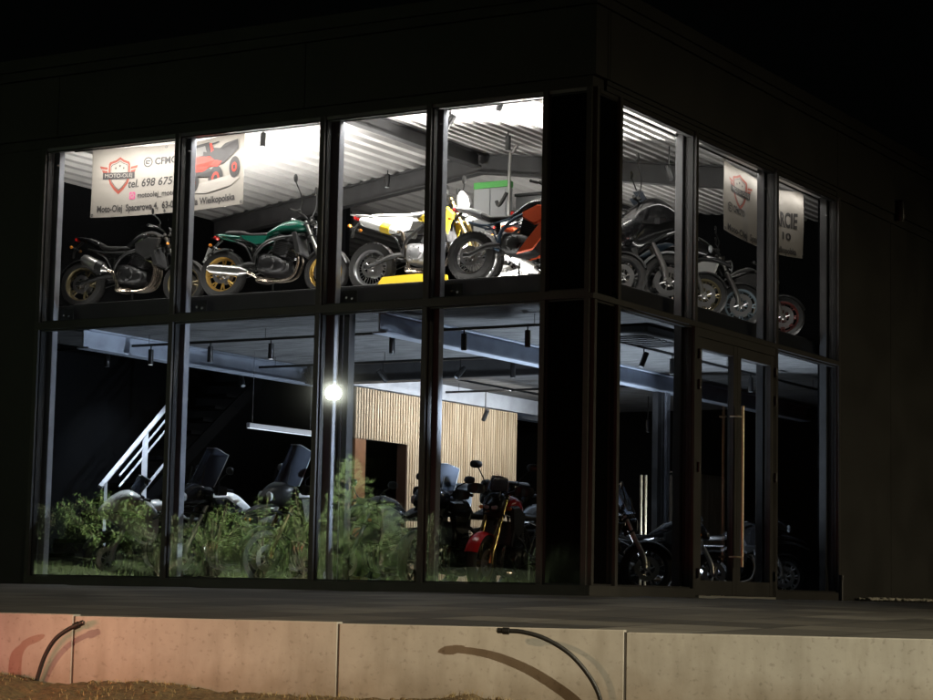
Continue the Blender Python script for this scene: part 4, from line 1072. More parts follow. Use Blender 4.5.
# counter seen through the door
q0 = at_y(700, 474, 4.6); q1 = at_y(725, 474, 4.6)
t = thing('reception_counter', 'oak-fronted reception counter seen through the left leaf of the entrance door', 'counter', ((q0.x+q1.x)/2, 4.6, 0))
hw_ = (q1.x-q0.x)/2+.35
m = MB(); x = -hw_
while x < hw_-.03: m.span((x, -.02, .02), (x+.036, 0, q0.z), .004); x += .05
m.build('slat_front', M['slats'], t, 0)
MB().span((-hw_, .001, 0), (hw_, .5, q0.z-.04)).build('counter_body', M['bk_plastic'], t)
MB().span((-hw_-.03, -.04, q0.z+.001), (hw_+.03, .54, q0.z+.04), .006).build('counter_top', M['blackmetal'], t)
# small boxes and a canister on the floor
for px0, px1, X, h_, lab, mt in ((431, 443.4, .50, .125, 'white box on the floor between the black and the red motorcycle', 'whitep'), (444, 458, .52, .12, 'second white box on the floor, just left of the red motorcycle', 'whitep')):
    a = at_x(px0, 580, X); b = at_x(px1, 580, X)
    t = thing('cardboard_box', lab, 'box', (X+.1, (a.y+b.y)/2, .002), 0, 'white boxes on the showroom floor')
    w_ = abs(a.y-b.y)
    MB().span((-.1, -w_/2, 0), (.1, w_/2, h_), .004).build('carton', M['whitep'], t)
    MB().span((-.102, -.02, h_*.1), (.102, .02, h_+.002)).build('tape', M['lightgrey'], t)
a = at_x(357, 578, .55)
t = thing('wooden_stand', 'small orange wooden stand on the floor at the foot of the thick mullion', 'stand', (.55, a.y, .002))
MB().span((-.05, -.075, 0), (-.03, .075, .16), .004).span((-.03, -.075, 0), (.12, -.055, .15), .004).span((-.03, .055, 0), (.12, .075, .15), .004).build('stand_body', simple('orange_wood', (.62, .30, .12), .5, var=.2, scale=10), t)
MB().ball((-.1, .16, .035), (.05, .09, .035)).build('cloth', M['whitep'], t)
a = at_y(716, 582, .5)
t = thing('canister', 'small pale yellow canister on the floor behind the left door leaf', 'canister', (a.x, .5, .002))
MB().span((-.07, -.05, 0), (.07, .05, .19), .02).build('can_body', simple('pale_yellow_plastic', (.72, .66, .36), .4), t)
MB().lathe([(.02, 0), (.025, .0), (.025, .03), (0, .032)], (.03, 0, .19), 'z', 12).build('can_cap', M['bk_plastic'], t)
# two brass floor posts
for px, lab in ((641, 'left one of two slim gilt posts behind the window left of the door'), (645.6, 'right one of two slim gilt posts behind the window left of the door')):
    a = at_y(px, 508, 2.4); b = at_y(px, 475, 2.4)
    t = thing('barrier_post', lab, 'post', (a.x, 2.4, 0), 0, 'slim gilt posts')
    MB().lathe([(0, .04), (.017, .04), (.017, b.z), (0, b.z+.004)], (0, 0, 0), 'z', 14).build('post', M['brass'], t)
    MB().lathe([(0, 0), (.11, 0), (.11, .02), (.04, .039), (0, .039)], (0, 0, 0), 'z', 20).build('base', M['bk_plastic'], t)
# ------------------------------------------------------------------ outside fittings
q = at_y(895, 211, -.02)
t = thing('wall_lamp', 'small black unlit lamp on the dark cladding high at the right', 'wall lamp', (q.x, -.02, q.z))
MB().lathe([(0, -.16), (.05, -.16), (.062, -.13), (.062, .12), (.05, .16), (0, .16)], (0, -.09, 0), 'z', 22).build('lamp_body', M['blackmetal'], t)
MB().span((-.05, -.03, -.06), (.05, -.002, .06), .008).build('wall_plate', M['blackmetal'], t)
MB().lathe([(0, -.004), (.04, -.004), (.04, 0), (0, 0)], (0, -.09, -.161), 'z', 18).ball((0, -.15, -.09), .010, 8, 6).build('lens', M['lens'], t)
q = at_y(840, 597, -.06)
t = thing('drain_stub', 'short black drainpipe stub at the foot of the cladding right of the glazing', 'drainpipe', (q.x, -.07, 0))
MB().tube([(0, 0, -.02), (0, 0, .33)], .04, 16, smooth=False).build('pipe', M['blackmetal'], t)
MB().tube([(0, 0, .27), (0, 0, .34)], .048, 16, smooth=False).build('collar', M['blackmetal'], t)
# white pebbles along the foot of the cladding
pb_ = MB()
random.seed(3)
x = 8.15
while x < 14:
    for k in range(3):
        rr = random.uniform(.016, .034)
        pb_.ball((x+random.uniform(-.02, .02), -.08-random.random()*.16, rr*.5+random.random()*.012), (rr*1.3, rr*1.1, rr*.75), 7, 5)
    x += .04 if random.random() < .85 else .10
o = pb_.build('gravel', simple('white_pebbles', (.72, .70, .62), .7, var=.2, scale=30)); o['kind'] = 'stuff'
# ------------------------------------------------------------------ site: terrace, retaining wall, ground
def smooth(a, b, x):
    t_ = max(0, min(1, (x-a)/(b-a))); return t_*t_*(3-2*t_)
Wl = at_d(0, 613, 15.2); Wr = at_d(933, 640, 14.0)
WU = Vector((Wl.x-Wr.x, Wl.y-Wr.y, 0)).normalized()         # along the wall, to the left
WN = Vector((WU.y*-1, WU.x, 0)); WN = WN if WN.dot(CAM-Wl) > 0 else -WN   # towards the camera side
W0 = (Wl+Wr)/2
def wz(s): return W0.z+(Wl.z-Wr.z)/(Wl-Wr).to_2d().length*s
def wp(s, n, z): p_ = W0+WU*s+WN*n; return Vector((p_.x, p_.y, z))
def sn(x, y):
    v = Vector((x, y, 0))-Vector((W0.x, W0.y, 0)); return v.dot(WU), v.dot(WN)
def s_of(px, py):
    # where the sight line meets the wall's front plane
    v = ray(px, py); nrm = WN; k = (W0-CAM).dot(nrm)/v.dot(nrm); p_ = CAM+v*k
    return sn(p_.x, p_.y)[0], p_.z
def pave_mat():
    m, nt, b_ = nm('dark_paving')
    tc = nt.nodes.new('ShaderNodeTexCoord'); mp = nt.nodes.new('ShaderNodeMapping'); mp.inputs['Rotation'].default_value = (0, 0, 0)
    br = nt.nodes.new('ShaderNodeTexBrick'); br.inputs['Scale'].default_value = 1.0
    br.inputs['Brick Width'].default_value = .8; br.inputs['Row Height'].default_value = .8; br.offset = 0; br.inputs['Mortar Size'].default_value = .016; br.inputs['Mortar Smooth'].default_value = .3
    br.inputs['Color1'].default_value = (.045, .044, .040, 1); br.inputs['Color2'].default_value = (.19, .184, .165, 1); br.inputs['Mortar'].default_value = (.018, .017, .015, 1); br.inputs['Bias'].default_value = -.1
    n = nt.nodes.new('ShaderNodeTexNoise'); n.inputs['Scale'].default_value = 1.1; n.inputs['Detail'].default_value = 8; n.inputs['Roughness'].default_value = .7
    mx = nt.nodes.new('ShaderNodeMix'); mx.data_type = 'RGBA'; mx.blend_type = 'MULTIPLY'; mx.inputs['Factor'].default_value = .75
    r = nt.nodes.new('ShaderNodeValToRGB'); r.color_ramp.elements[0].position = .3; r.color_ramp.elements[0].color = (.38, .38, .38, 1); r.color_ramp.elements[1].position = .72; r.color_ramp.elements[1].color = (1.25, 1.22, 1.2, 1)
    L = nt.links
    L.new(tc.outputs['Object'], mp.inputs['Vector']); L.new(mp.outputs[0], br.inputs['Vector']); L.new(tc.outputs['Object'], n.inputs['Vector']); L.new(n.outputs['Fac'], r.inputs['Fac'])
    L.new(br.outputs['Color'], mx.inputs['A']); L.new(r.outputs[0], mx.inputs['B']); L.new(mx.outputs['Result'], b_.inputs['Base Color'])
    bp = nt.nodes.new('ShaderNodeBump'); bp.inputs['Strength'].default_value = .5; bp.inputs['Distance'].default_value = .006; bp.invert = True
    L.new(br.outputs['Fac'], bp.inputs['Height']); L.new(bp.outputs[0], b_.inputs['Normal']); b_.inputs['Roughness'].default_value = .62
    return m
M['paving'] = pave_mat()
def bdist(x, y):       # distance outside the building footprint
    return math.hypot(max(0, -x), max(0, -y))
SL_, SR_ = 12.0, 14.0
vs = []; fs = []; NU, NV = 70, 40
for i in range(NU+1):
    s = -SR_+(SL_+SR_)*i/NU
    for j in range(NV+1):
        n = -26*(j/NV)**1.2-.1
        p_ = wp(s, n, 0); db = bdist(p_.x, p_.y); dw = -n-.1
        r_ = db/(db+dw+1e-6) if db > 0 else 0
        z = wz(s)*r_-.004 if db > 0 else -.07
        vs.append((p_.x, p_.y, z))
fs = [(i*(NV+1)+j, (i+1)*(NV+1)+j, (i+1)*(NV+1)+j+1, i*(NV+1)+j+1) for i in range(NU) for j in range(NV)]
struct(raw('pavement', vs, fs, M['paving'], None, True))
# concrete retaining wall: blocks with a joint between
def concrete_mat():
    m, nt, b_ = nm('cast_concrete')
    L = nt.links; tc = nt.nodes.new('ShaderNodeTexCoord')
    n1 = nt.nodes.new('ShaderNodeTexNoise'); n1.inputs['Scale'].default_value = 1.4; n1.inputs['Detail'].default_value = 9; n1.inputs['Roughness'].default_value = .65
    r1 = nt.nodes.new('ShaderNodeValToRGB'); e = r1.color_ramp.elements
    e[0].position = .28; e[0].color = (.32, .305, .28, 1); e[1].position = .75; e[1].color = (.46, .44, .405, 1)
    n2 = nt.nodes.new('ShaderNodeTexNoise'); n2.inputs['Scale'].default_value = 26; n2.inputs['Detail'].default_value = 4
    r2 = nt.nodes.new('ShaderNodeValToRGB'); r2.color_ramp.elements[0].position = .27; r2.color_ramp.elements[0].color = (.62, .6, .58, 1); r2.color_ramp.elements[1].position = .42; r2.color_ramp.elements[1].color = (1, 1, 1, 1)
    mp = nt.nodes.new('ShaderNodeMapping'); mp.inputs['Scale'].default_value = (3.2, 3.2, .7)
    n3 = nt.nodes.new('ShaderNodeTexNoise'); n3.inputs['Scale'].default_value = 2.6; n3.inputs['Detail'].default_value = 7
    r3 = nt.nodes.new('ShaderNodeValToRGB'); r3.color_ramp.elements[0].position = .3; r3.color_ramp.elements[0].color = (.72, .70, .66, 1); r3.color_ramp.elements[1].position = .55; r3.color_ramp.elements[1].color = (1, 1, 1, 1)
    L.new(tc.outputs['Object'], n1.inputs['Vector']); L.new(tc.outputs['Object'], n2.inputs['Vector']); L.new(tc.outputs['Object'], mp.inputs['Vector']); L.new(mp.outputs[0], n3.inputs['Vector'])
    L.new(n1.outputs['Fac'], r1.inputs['Fac']); L.new(n2.outputs['Fac'], r2.inputs['Fac']); L.new(n3.outputs['Fac'], r3.inputs['Fac'])
    m1 = nt.nodes.new('ShaderNodeMix'); m1.data_type = 'RGBA'; m1.blend_type = 'MULTIPLY'; m1.inputs['Factor'].default_value = .7
    m2 = nt.nodes.new('ShaderNodeMix'); m2.data_type = 'RGBA'; m2.blend_type = 'MULTIPLY'; m2.inputs['Factor'].default_value = .6
    L.new(r1.outputs[0], m1.inputs['A']); L.new(r2.outputs[0], m1.inputs['B']); L.new(m1.outputs['Result'], m2.inputs['A']); L.new(r3.outputs[0], m2.inputs['B']); sx = nt.nodes.new('ShaderNodeSeparateXYZ'); L.new(tc.outputs['Object'], sx.inputs[0])
    n4 = nt.nodes.new('ShaderNodeTexNoise'); n4.inputs['Scale'].default_value = 5; n4.inputs['Detail'].default_value = 8; L.new(tc.outputs['Object'], n4.inputs['Vector'])
    a4 = nt.nodes.new('ShaderNodeMath'); a4.operation = 'MULTIPLY_ADD'; a4.inputs[1].default_value = .34; L.new(n4.outputs['Fac'], a4.inputs[0]); L.new(sx.outputs['Z'], a4.inputs[2])
    r4 = nt.nodes.new('ShaderNodeValToRGB'); r4.color_ramp.elements[0].position = .0; r4.color_ramp.elements[0].color = (.52, .44, .34, 1); r4.color_ramp.elements[1].position = .22; r4.color_ramp.elements[1].color = (1, 1, 1, 1)
    o4 = nt.nodes.new('ShaderNodeMath'); o4.operation = 'ADD'; o4.inputs[1].default_value = .52; L.new(a4.outputs[0], o4.inputs[0]); L.new(o4.outputs[0], r4.inputs['Fac'])
    m4 = nt.nodes.new('ShaderNodeMix'); m4.data_type = 'RGBA'; m4.blend_type = 'MULTIPLY'; m4.inputs['Factor'].default_value = .55
    L.new(m2.outputs['Result'], m4.inputs['A']); L.new(r4.outputs[0], m4.inputs['B']); L.new(m4.outputs['Result'], b_.inputs['Base Color'])
    vo = nt.nodes.new('ShaderNodeTexVoronoi'); vo.inputs['Scale'].default_value = 3.5
    rv = nt.nodes.new('ShaderNodeValToRGB'); rv.color_ramp.elements[0].position = .015; rv.color_ramp.elements[0].color = (0, 0, 0, 1); rv.color_ramp.elements[1].position = .03; rv.color_ramp.elements[1].color = (1, 1, 1, 1)
    L.new(tc.outputs['Object'], vo.inputs['Vector']); L.new(vo.outputs['Distance'], rv.inputs['Fac'])
    ad = nt.nodes.new('ShaderNodeMath'); ad.operation = 'MULTIPLY_ADD'; ad.inputs[1].default_value = .5
    L.new(n2.outputs['Fac'], ad.inputs[0]); L.new(rv.outputs[0], ad.inputs[2])
    bp = nt.nodes.new('ShaderNodeBump'); bp.inputs['Strength'].default_value = .22; bp.inputs['Distance'].default_value = .008
    L.new(ad.outputs[0], bp.inputs['Height']); L.new(bp.outputs[0], b_.inputs['Normal']); b_.inputs['Roughness'].default_value = .85
    return m
M['concrete'] = concrete_mat()
M['jointseal'] = simple('joint_sealant', (.06, .055, .05), .8)
wall = thing('retaining_wall', 'low pale concrete retaining wall of long cast blocks in the foreground', 'retaining wall', (W0.x, W0.y, 0), math.atan2(WU.y, WU.x))
joints = [s_of(px, 650)[0] for px in (73, 338, 625)]
pitch = (joints[0]-joints[2])/2
js = [joints[0]+pitch*k for k in (5, 4, 3, 2, 1)]+joints+[joints[2]-pitch*k for k in (2, 3, 4, 5, 6)]
side = 1 if WN.dot(Vector((-WU.y, WU.x, 0))) > 0 else -1     # local +y sign of the camera side
for i in range(len(js)-1):
    s1, s0 = js[i]-.006, js[i+1]+.006
    off = random.uniform(-.004, .004); dz = random.uniform(-.005, .004)
    b_ = MB().box(((s0+s1)/2, -side*.075+off, (wz((s0+s1)/2)+.004+dz-1.2)/2), (s1-s0, .15, wz((s0+s1)/2)+.004+dz+1.2), .006, None, 1)
    b_.build('wall_block', M['concrete'], wall, 20)
sm = MB()
for s in js[1:-1]: sm.span((s-.0055, -side*.012-.01, -1.1), (s+.0055, -side*.012+.01, wz(s)-.006))
sm.build('joint', M['jointseal'], wall)
# ground: one sheet to the horizon, banked up left and right of the terrace
def ground_mat():
    m, nt, b_ = nm('grass_and_soil')
    L = nt.links; tc = nt.nodes.new('ShaderNodeTexCoord')
    n1 = nt.nodes.new('ShaderNodeTexNoise'); n1.inputs['Scale'].default_value = .8; n1.inputs['Detail'].default_value = 8
    n2 = nt.nodes.new('ShaderNodeTexNoise'); n2.inputs['Scale'].default_value = 18; n2.inputs['Detail'].default_value = 6
    r1 = nt.nodes.new('ShaderNodeValToRGB'); e = r1.color_ramp.elements
    e[0].position = .3; e[0].color = (.02, .035, .008, 1); e[1].position = .7; e[1].color = (.06, .08, .02, 1)
    r2 = nt.nodes.new('ShaderNodeValToRGB'); r2.color_ramp.elements[0].position = .3; r2.color_ramp.elements[0].color = (.45, .45, .4, 1); r2.color_ramp.elements[1].position = .7
    mx = nt.nodes.new('ShaderNodeMix'); mx.data_type = 'RGBA'; mx.blend_type = 'MULTIPLY'; mx.inputs['Factor'].default_value = 1
    for n in (n1, n2): L.new(tc.outputs['Object'], n.inputs['Vector'])
    L.new(n1.outputs['Fac'], r1.inputs['Fac']); L.new(n2.outputs['Fac'], r2.inputs['Fac']); L.new(r1.outputs[0], mx.inputs['A']); L.new(r2.outputs[0], mx.inputs['B']); L.new(mx.outputs['Result'], b_.inputs['Base Color'])
    bp = nt.nodes.new('ShaderNodeBump'); bp.inputs['Strength'].default_value = .8; bp.inputs['Distance'].default_value = .05
    L.new(n2.outputs['Fac'], bp.inputs['Height']); L.new(bp.outputs[0], b_.inputs['Normal']); b_.inputs['Roughness'].default_value = .9
    return m
M['ground'] = ground_mat()
def gz(x, y):
    s, n = sn(x, y)
    if x > -.6 and y > -.6 and x < 17 and y < 13: return -.9
    if n < 0 and -SR_ < s < SL_ and bdist(x, y) < 24 and n > -26.2:
        return -.9
    base = -.74-.062*max(0, min(13, n))
    a_ = smooth(SL_-2, SL_+3, s); c_ = smooth(SR_-3, SR_+3, -s)
    back = smooth(26, 27, -n)
    hi = -.14+.0*s
    up = hi+.75*smooth(18, 26, s)+.0
    upr = -.1+1.0*smooth(15, 24, -s)
    z = base*(1-a_)+up*a_ if s > 0 else base*(1-c_)+upr*c_
    if n < -.2 and abs(s) < 14: z = max(z, -.1) if back else -.9
    return z+.05*math.sin(x*1.3+y*.7)*(a_+c_)
def axis_pts(c0):
    pts = [c0+i*.7 for i in range(-55, 56)]
    e = [40, 50, 70, 110, 200, 400, 800]
    return sorted([c0-v for v in e]+pts+[c0+v for v in e])
ax_, ay_ = axis_pts(-3), axis_pts(0)
vs = [(x, y, gz(x, y)) for x in ax_ for y in ay_]; n = len(ay_)
fs = [(i*n+j, (i+1)*n+j, (i+1)*n+j+1, i*n+j+1) for i in range(len(ax_)-1) for j in range(n-1)]
struct(raw('ground', vs, fs, M['ground'], None, True))
# strip of bare soil with dry grass at the foot of the wall
def soil_mat():
    m, nt, b_ = nm('dry_soil')
    L = nt.links; tc = nt.nodes.new('ShaderNodeTexCoord')
    n1 = nt.nodes.new('ShaderNodeTexNoise'); n1.inputs['Scale'].default_value = 22; n1.inputs['Detail'].default_value = 8; n1.inputs['Roughness'].default_value = .7
    r1 = nt.nodes.new('ShaderNodeValToRGB'); e = r1.color_ramp.elements
    e[0].position = .32; e[0].color = (.045, .028, .013, 1); e[1].position = .72; e[1].color = (.21, .145, .065, 1)
    L.new(tc.outputs['Object'], n1.inputs['Vector']); L.new(n1.outputs['Fac'], r1.inputs['Fac']); L.new(r1.outputs[0], b_.inputs['Base Color'])
    bp = nt.nodes.new('ShaderNodeBump'); bp.inputs['Strength'].default_value = .9; bp.inputs['Distance'].default_value = .02
    L.new(n1.outputs['Fac'], bp.inputs['Height']); L.new(bp.outputs[0], b_.inputs['Normal']); b_.inputs['Roughness'].default_value = .95
    return m
M['soil'] = soil_mat()
from mathutils import noise
edge = [(-30, 668), (0, 671), (25, 675), (60, 683), (85, 681), (150, 680), (185, 683), (210, 689), (300, 694), (400, 697), (455, 695), (475, 691), (485, 697), (520, 699), (600, 706), (700, 712), (960, 722)]
ez_ = [s_of(*q) for q in edge]
def top_z(s):
    for (s0, z0), (s1, z1) in zip(ez_, ez_[1:]):
        if s1 <= s <= s0: return z0+(z1-z0)*(s0-s)/(s0-s1)
    return ez_[0][1] if s > ez_[0][0] else ez_[-1][1]
vs = []; NS, NN = 330, 60; sA, sB = ez_[0][0]+1.5, ez_[-1][0]-1.0
def soilz(s, n):
    p_ = wp(s, n, 0)
    z = top_z(s)-.015-.11*max(0, n-.25)-.03*max(0, n-.9)
    return z+.035*(noise.noise((p_.x*2.2, p_.y*2.2, 3)))*smooth(.0, .5, n)+.020*noise.noise((p_.x*9, p_.y*9, 1))+.012*noise.noise((p_.x*26, p_.y*26, 5))
for i in range(NS+1):
    s = sA+(sB-sA)*i/NS
    for j in range(NN+1):
        n = -.005+3.2*(j/NN)**1.7
        vs.append(wp(s, n, soilz(s, n)))
fs = [(i*(NN+1)+j, (i+1)*(NN+1)+j, (i+1)*(NN+1)+j+1, i*(NN+1)+j+1) for i in range(NS) for j in range(NN)]
struct(raw('earth', vs, fs, M['soil'], None, True))
# dry grass blades, clods
M['drygrass'] = simple('dry_grass', (.30, .23, .10), .8, var=.5, scale=6)
vs = []; fs = []; random.seed(11)
for i in range(5200):
    s = random.uniform(sB, sA); n = .02+2.2*random.random()**1.6
    d_ = noise.noise((s*1.7, n*1.7, 9))
    if d_ < -.12: continue
    b0 = wp(s, n, soilz(s, n)-.004); L_ = random.uniform(.015, .045)*(1+max(0, d_)); a_ = random.uniform(0, 6.28); ln = random.uniform(.3, 1.5)
    dx = Vector((math.cos(a_), math.sin(a_), 0)); w_ = Vector((-dx.y, dx.x, 0))*.0022
    m_ = b0+dx*L_*ln*.35+Vector((0, 0, L_*.6)); e_ = b0+dx*L_*ln+Vector((0, 0, L_*.75))
    o_ = len(vs); vs += [b0-w_, b0+w_, m_+w_*.7, m_-w_*.7, e_]; fs += [(o_, o_+1, o_+2, o_+3), (o_+3, o_+2, o_+4)]
g_ = raw('dry_grass', vs, fs, M['drygrass']); g_['kind'] = 'stuff'
cl = MB()
for i in range(420):
    s = random.uniform(sB, sA); n = .03+1.6*random.random()**1.5; p_ = wp(s, n, soilz(s, n)+.003); rr = random.uniform(.006, .022)
    cl.ball(p_, (rr*1.2, rr, rr*.8), 6, 4)
o = cl.build('soil', M['soil'], None, 0); o['kind'] = 'stuff'
# two black conduits rising from the soil
def conduit(px_pts, lab, offs):
    P_ = []
    for (px, py), off in zip(px_pts, offs):
        s, z = s_of(px, py); P_.append(wp(s, off, z))
    t = thing('conduit_pipe', lab, 'conduit pipe', P_[0], 0, 'bent black conduits by the wall')
    o3 = Vector(t.location); Q = [p_-o3 for p_ in P_]
    MB().tube(Q, .0155, 14, 8).build('pipe', M['rubberhose'], t)
    e = Q[-1]; d = (Q[-1]-Q[-2]).normalized()
    c = MB().tube([e-d*.03, e-d*.028, e+d*.015, e+d*.018], [.016, .024, .024, .014], 14, smooth=False); c.tube([e+d*.018, e+d*.05], .019, 14, smooth=False)
    c.build('coupling', M['bk_plastic'], t)
    MB().tube([e+d*.05, e+d*.056], .014, 12, smooth=False).build('end_cap', M['brushed'], t)
conduit([(38, 690), (42, 675), (50, 655), (61, 639), (74, 629.5), (84, 625)], 'short bent black conduit rising from the soil at the left end of the wall', (.06, .07, .09, .11, .12, .13))
conduit([(603, 712), (600, 694), (590, 674), (572, 653), (548, 638), (526, 631.5), (509, 630.5)], 'longer bent black conduit in front of the middle wall block', (.05, .07, .10, .13, .15, .16, .16))
# ------------------------------------------------------------------ planting across the terrace (it mirrors in the glass)
def leaf_mat(name, c0, c1):
    m, nt, b_ = nm(name); L = nt.links
    g = nt.nodes.new('ShaderNodeNewGeometry'); r = nt.nodes.new('ShaderNodeValToRGB')
    r.color_ramp.elements[0].color = (*c0, 1); r.color_ramp.elements[1].color = (*c1, 1)
    L.new(g.outputs['Random Per Island'], r.inputs['Fac']); L.new(r.outputs[0], b_.inputs['Base Color']); b_.inputs['Roughness'].default_value = .6
    return m
M['needle'] = leaf_mat('pine_needles', (.06, .10, .035), (.15, .19, .085))
M['leaf'] = leaf_mat('shrub_leaves', (.025, .055, .014), (.09, .125, .035))
M['leafdark'] = leaf_mat('dark_shrub_leaves', (.02, .035, .012), (.06, .08, .03))
M['bark'] = simple('bark', (.10, .075, .05), .9, var=.3, scale=20)
def mirror(px, depth):      # where a thing seen mirrored in the left-hand glass really stands
    p_ = at_x(px, 560, depth); return Vector((-depth, p_.y, gz(-depth, p_.y)))
random.seed(21)
def pine(px, depth, ztop, wid, lab, dens=1.0):
    b0 = mirror(px, depth); H = ztop-b0.z
    t = thing('pine_tree', lab, 'tree', b0, 0, 'plants across the terrace')
    MB().tube([(0, 0, 0), (.02, .01, H*.5), (0, 0, H*.97)], [.045, .03, .008], 8, 3).build('trunk', M['bark'], t)
    vs = []; fs = []
    def tuft(c, d, n_, L_):
        for _ in range(n_):
            v = (d*random.uniform(.3, 1.2)+Vector((random.gauss(0, .55), random.gauss(0, .55), random.gauss(.1, .5)))).normalized()*L_*random.uniform(.7, 1.2)
            w_ = v.cross(Vector((random.random()-.5, random.random()-.5, random.random()-.5))).normalized()*.0055
            o_ = len(vs); vs.extend([c-w_, c+w_, c+v]); fs.append((o_, o_+1, o_+2))
    br = MB(); nl = int(H/.10)
    for k in range(nl):
        z = .25+(H-.3)*k/nl; rr = wid/2*(1-k/nl)**.75*(.75+.5*random.random())+.05
        for j in range(random.randint(5, 8)):
            a_ = random.uniform(0, 6.28); d = Vector((math.cos(a_), math.sin(a_), random.uniform(.25, .6))).normalized()
            p0 = Vector((0, 0, z)); p1 = p0+d*rr
            br.tube([p0, p0+d*rr*.5-Vector((0, 0, .02)), p1], [.010, .006, .003], 5, 2)
            m_ = max(3, int(rr/.06))
            for q in range(m_): tuft(p0+d*rr*(.25+.75*(q+1)/m_)+Vector((random.gauss(0, .03), random.gauss(0, .03), random.gauss(0, .02))), d, int(10*dens), .11)
    tuft(Vector((0, 0, H)), Vector((0, 0, 1)), 30, .12)
    br.build('branch', M['bark'], t)
    raw('crown', vs, fs, M['needle'], t)
def shrub(px, depth, ztop, wid, lab, mat='leaf', n_=2600, ls=.05, droop=.3):
    b0 = mirror(px, depth); H = ztop-b0.z
    t = thing('shrub', lab, 'shrub', b0, 0, 'plants across the terrace')
    st = MB(); vs = []; fs = []
    tips = []
    for k in range(60):
        a_ = random.uniform(0, 6.28); rr = wid/2*random.random()**.5; hh = H*random.uniform(.45, 1.0)*(1-.35*(rr/(wid/2))**2)
        e = Vector((math.cos(a_)*rr, math.sin(a_)*rr, hh)); m_ = Vector((e.x*.35, e.y*.35, hh*.6))
        st.tube([(e.x*.08, e.y*.08, 0), m_, e], [.012, .007, .003], 5, 3); tips.append((m_, e))
    for k in range(n_):
        m_, e = random.choice(tips); q = random.random()**.7
        c = m_*(1-q)+e*q if random.random() < .85 else m_*random.random()
        c = c+Vector((random.gauss(0, .06), random.gauss(0, .06), random.gauss(0, .05)))
        d = Vector((random.gauss(0, 1), random.gauss(0, 1), random.gauss(-droop, .5))).normalized(); w_ = d.cross(Vector((random.random()-.5, random.random()-.5, 1))).normalized()
        L_ = ls*random.uniform(.6, 1.4); o_ = len(vs)
        vs += [c, c+d*L_*.5+w_*L_*.24, c+d*L_-Vector((0, 0, L_*.2)), c+d*L_*.5-w_*L_*.24]; fs.append((o_, o_+1, o_+2, o_+3))
    st.build('stem', M['bark'], t); raw('crown', vs, fs, M[mat], t)
pine(348, 15, 2.62, 1.5, 'young bushy pine reflected in the glass just right of the thick mullion', 1.5)
pine(382, 15.5, 1.75, 1.5, 'shorter pine to the right of the taller one in the reflection', 1.3)
shrub(414, 15, 1.75, 1.5, 'dark round shrub reflected at the left of the fourth window', 'leafdark', 4200)
shrub(300, 15, 2.1, 1.6, 'light green shrub reflected below the tall clear windscreen', 'leaf', 6500, .05)
shrub(258, 14.6, 1.95, 1.8, 'green shrub reflected between the two touring motorcycles', 'leaf', 7000, .05)
shrub(212, 15, 1.85, 1.6, 'pale-stemmed shrub reflected right of the second post', 'leaf', 6000, .05)
shrub(160, 14, 1.55, 1.5, 'low dark shrub reflected under the white fairing', 'leafdark', 5000)
shrub(104, 14, 2.15, 2.2, 'broad yellow-green leafy shrub reflected at the far left of the glazing', 'leaf', 6500, .085, .6)
shrub(58, 14, 1.95, 1.6, 'low leafy shrub reflected beside the left end post', 'leafdark', 5000, .07)
# tall dark grasses in front of the lit bank
vs = []; fs = []
for px in (548, 553, 560, 566, 571):
    b0 = mirror(px, 17)
    for k in range(120):
        a_ = random.uniform(0, 6.28); c = b0+Vector((random.gauss(0, .18), random.gauss(0, .18), 0)); L_ = random.uniform(.5, 1.3)
        d = Vector((math.cos(a_)*.22, math.sin(a_)*.22, 1)).normalized(); w_ = Vector((-d.y, d.x, 0)).normalized()*.006
        o_ = len(vs); vs += [c-w_, c+w_, c+d*L_*.6+w_*.7, c+d*L_*.6-w_*.7, c+d*L_+Vector((math.cos(a_), math.sin(a_), 0))*.15*L_]; fs += [(o_, o_+1, o_+2, o_+3), (o_+3, o_+2, o_+4)]
o = raw('tall_grass', vs, fs, M['leafdark']); o['kind'] = 'stuff'
# short grass on both banks
vs = []; fs = []
for k in range(16000):
    if k % 2: x, y = random.uniform(8, 42), random.uniform(-24, -5)
    else:
        x, y = random.uniform(-24, -9), random.uniform(7, 20)
    z = gz(x, y)
    if z < -.5: continue
    a_ = random.uniform(0, 6.28); L_ = random.uniform(.06, .2); d = Vector((math.cos(a_)*.4, math.sin(a_)*.4, 1)); w_ = Vector((-math.sin(a_), math.cos(a_), 0))*.008
    c = Vector((x, y, z)); o_ = len(vs); vs += [c-w_, c+w_, c+d*L_]; fs.append((o_, o_+1, o_+2))
o = raw('grass', vs, fs, M['leaf']); o['kind'] = 'stuff'
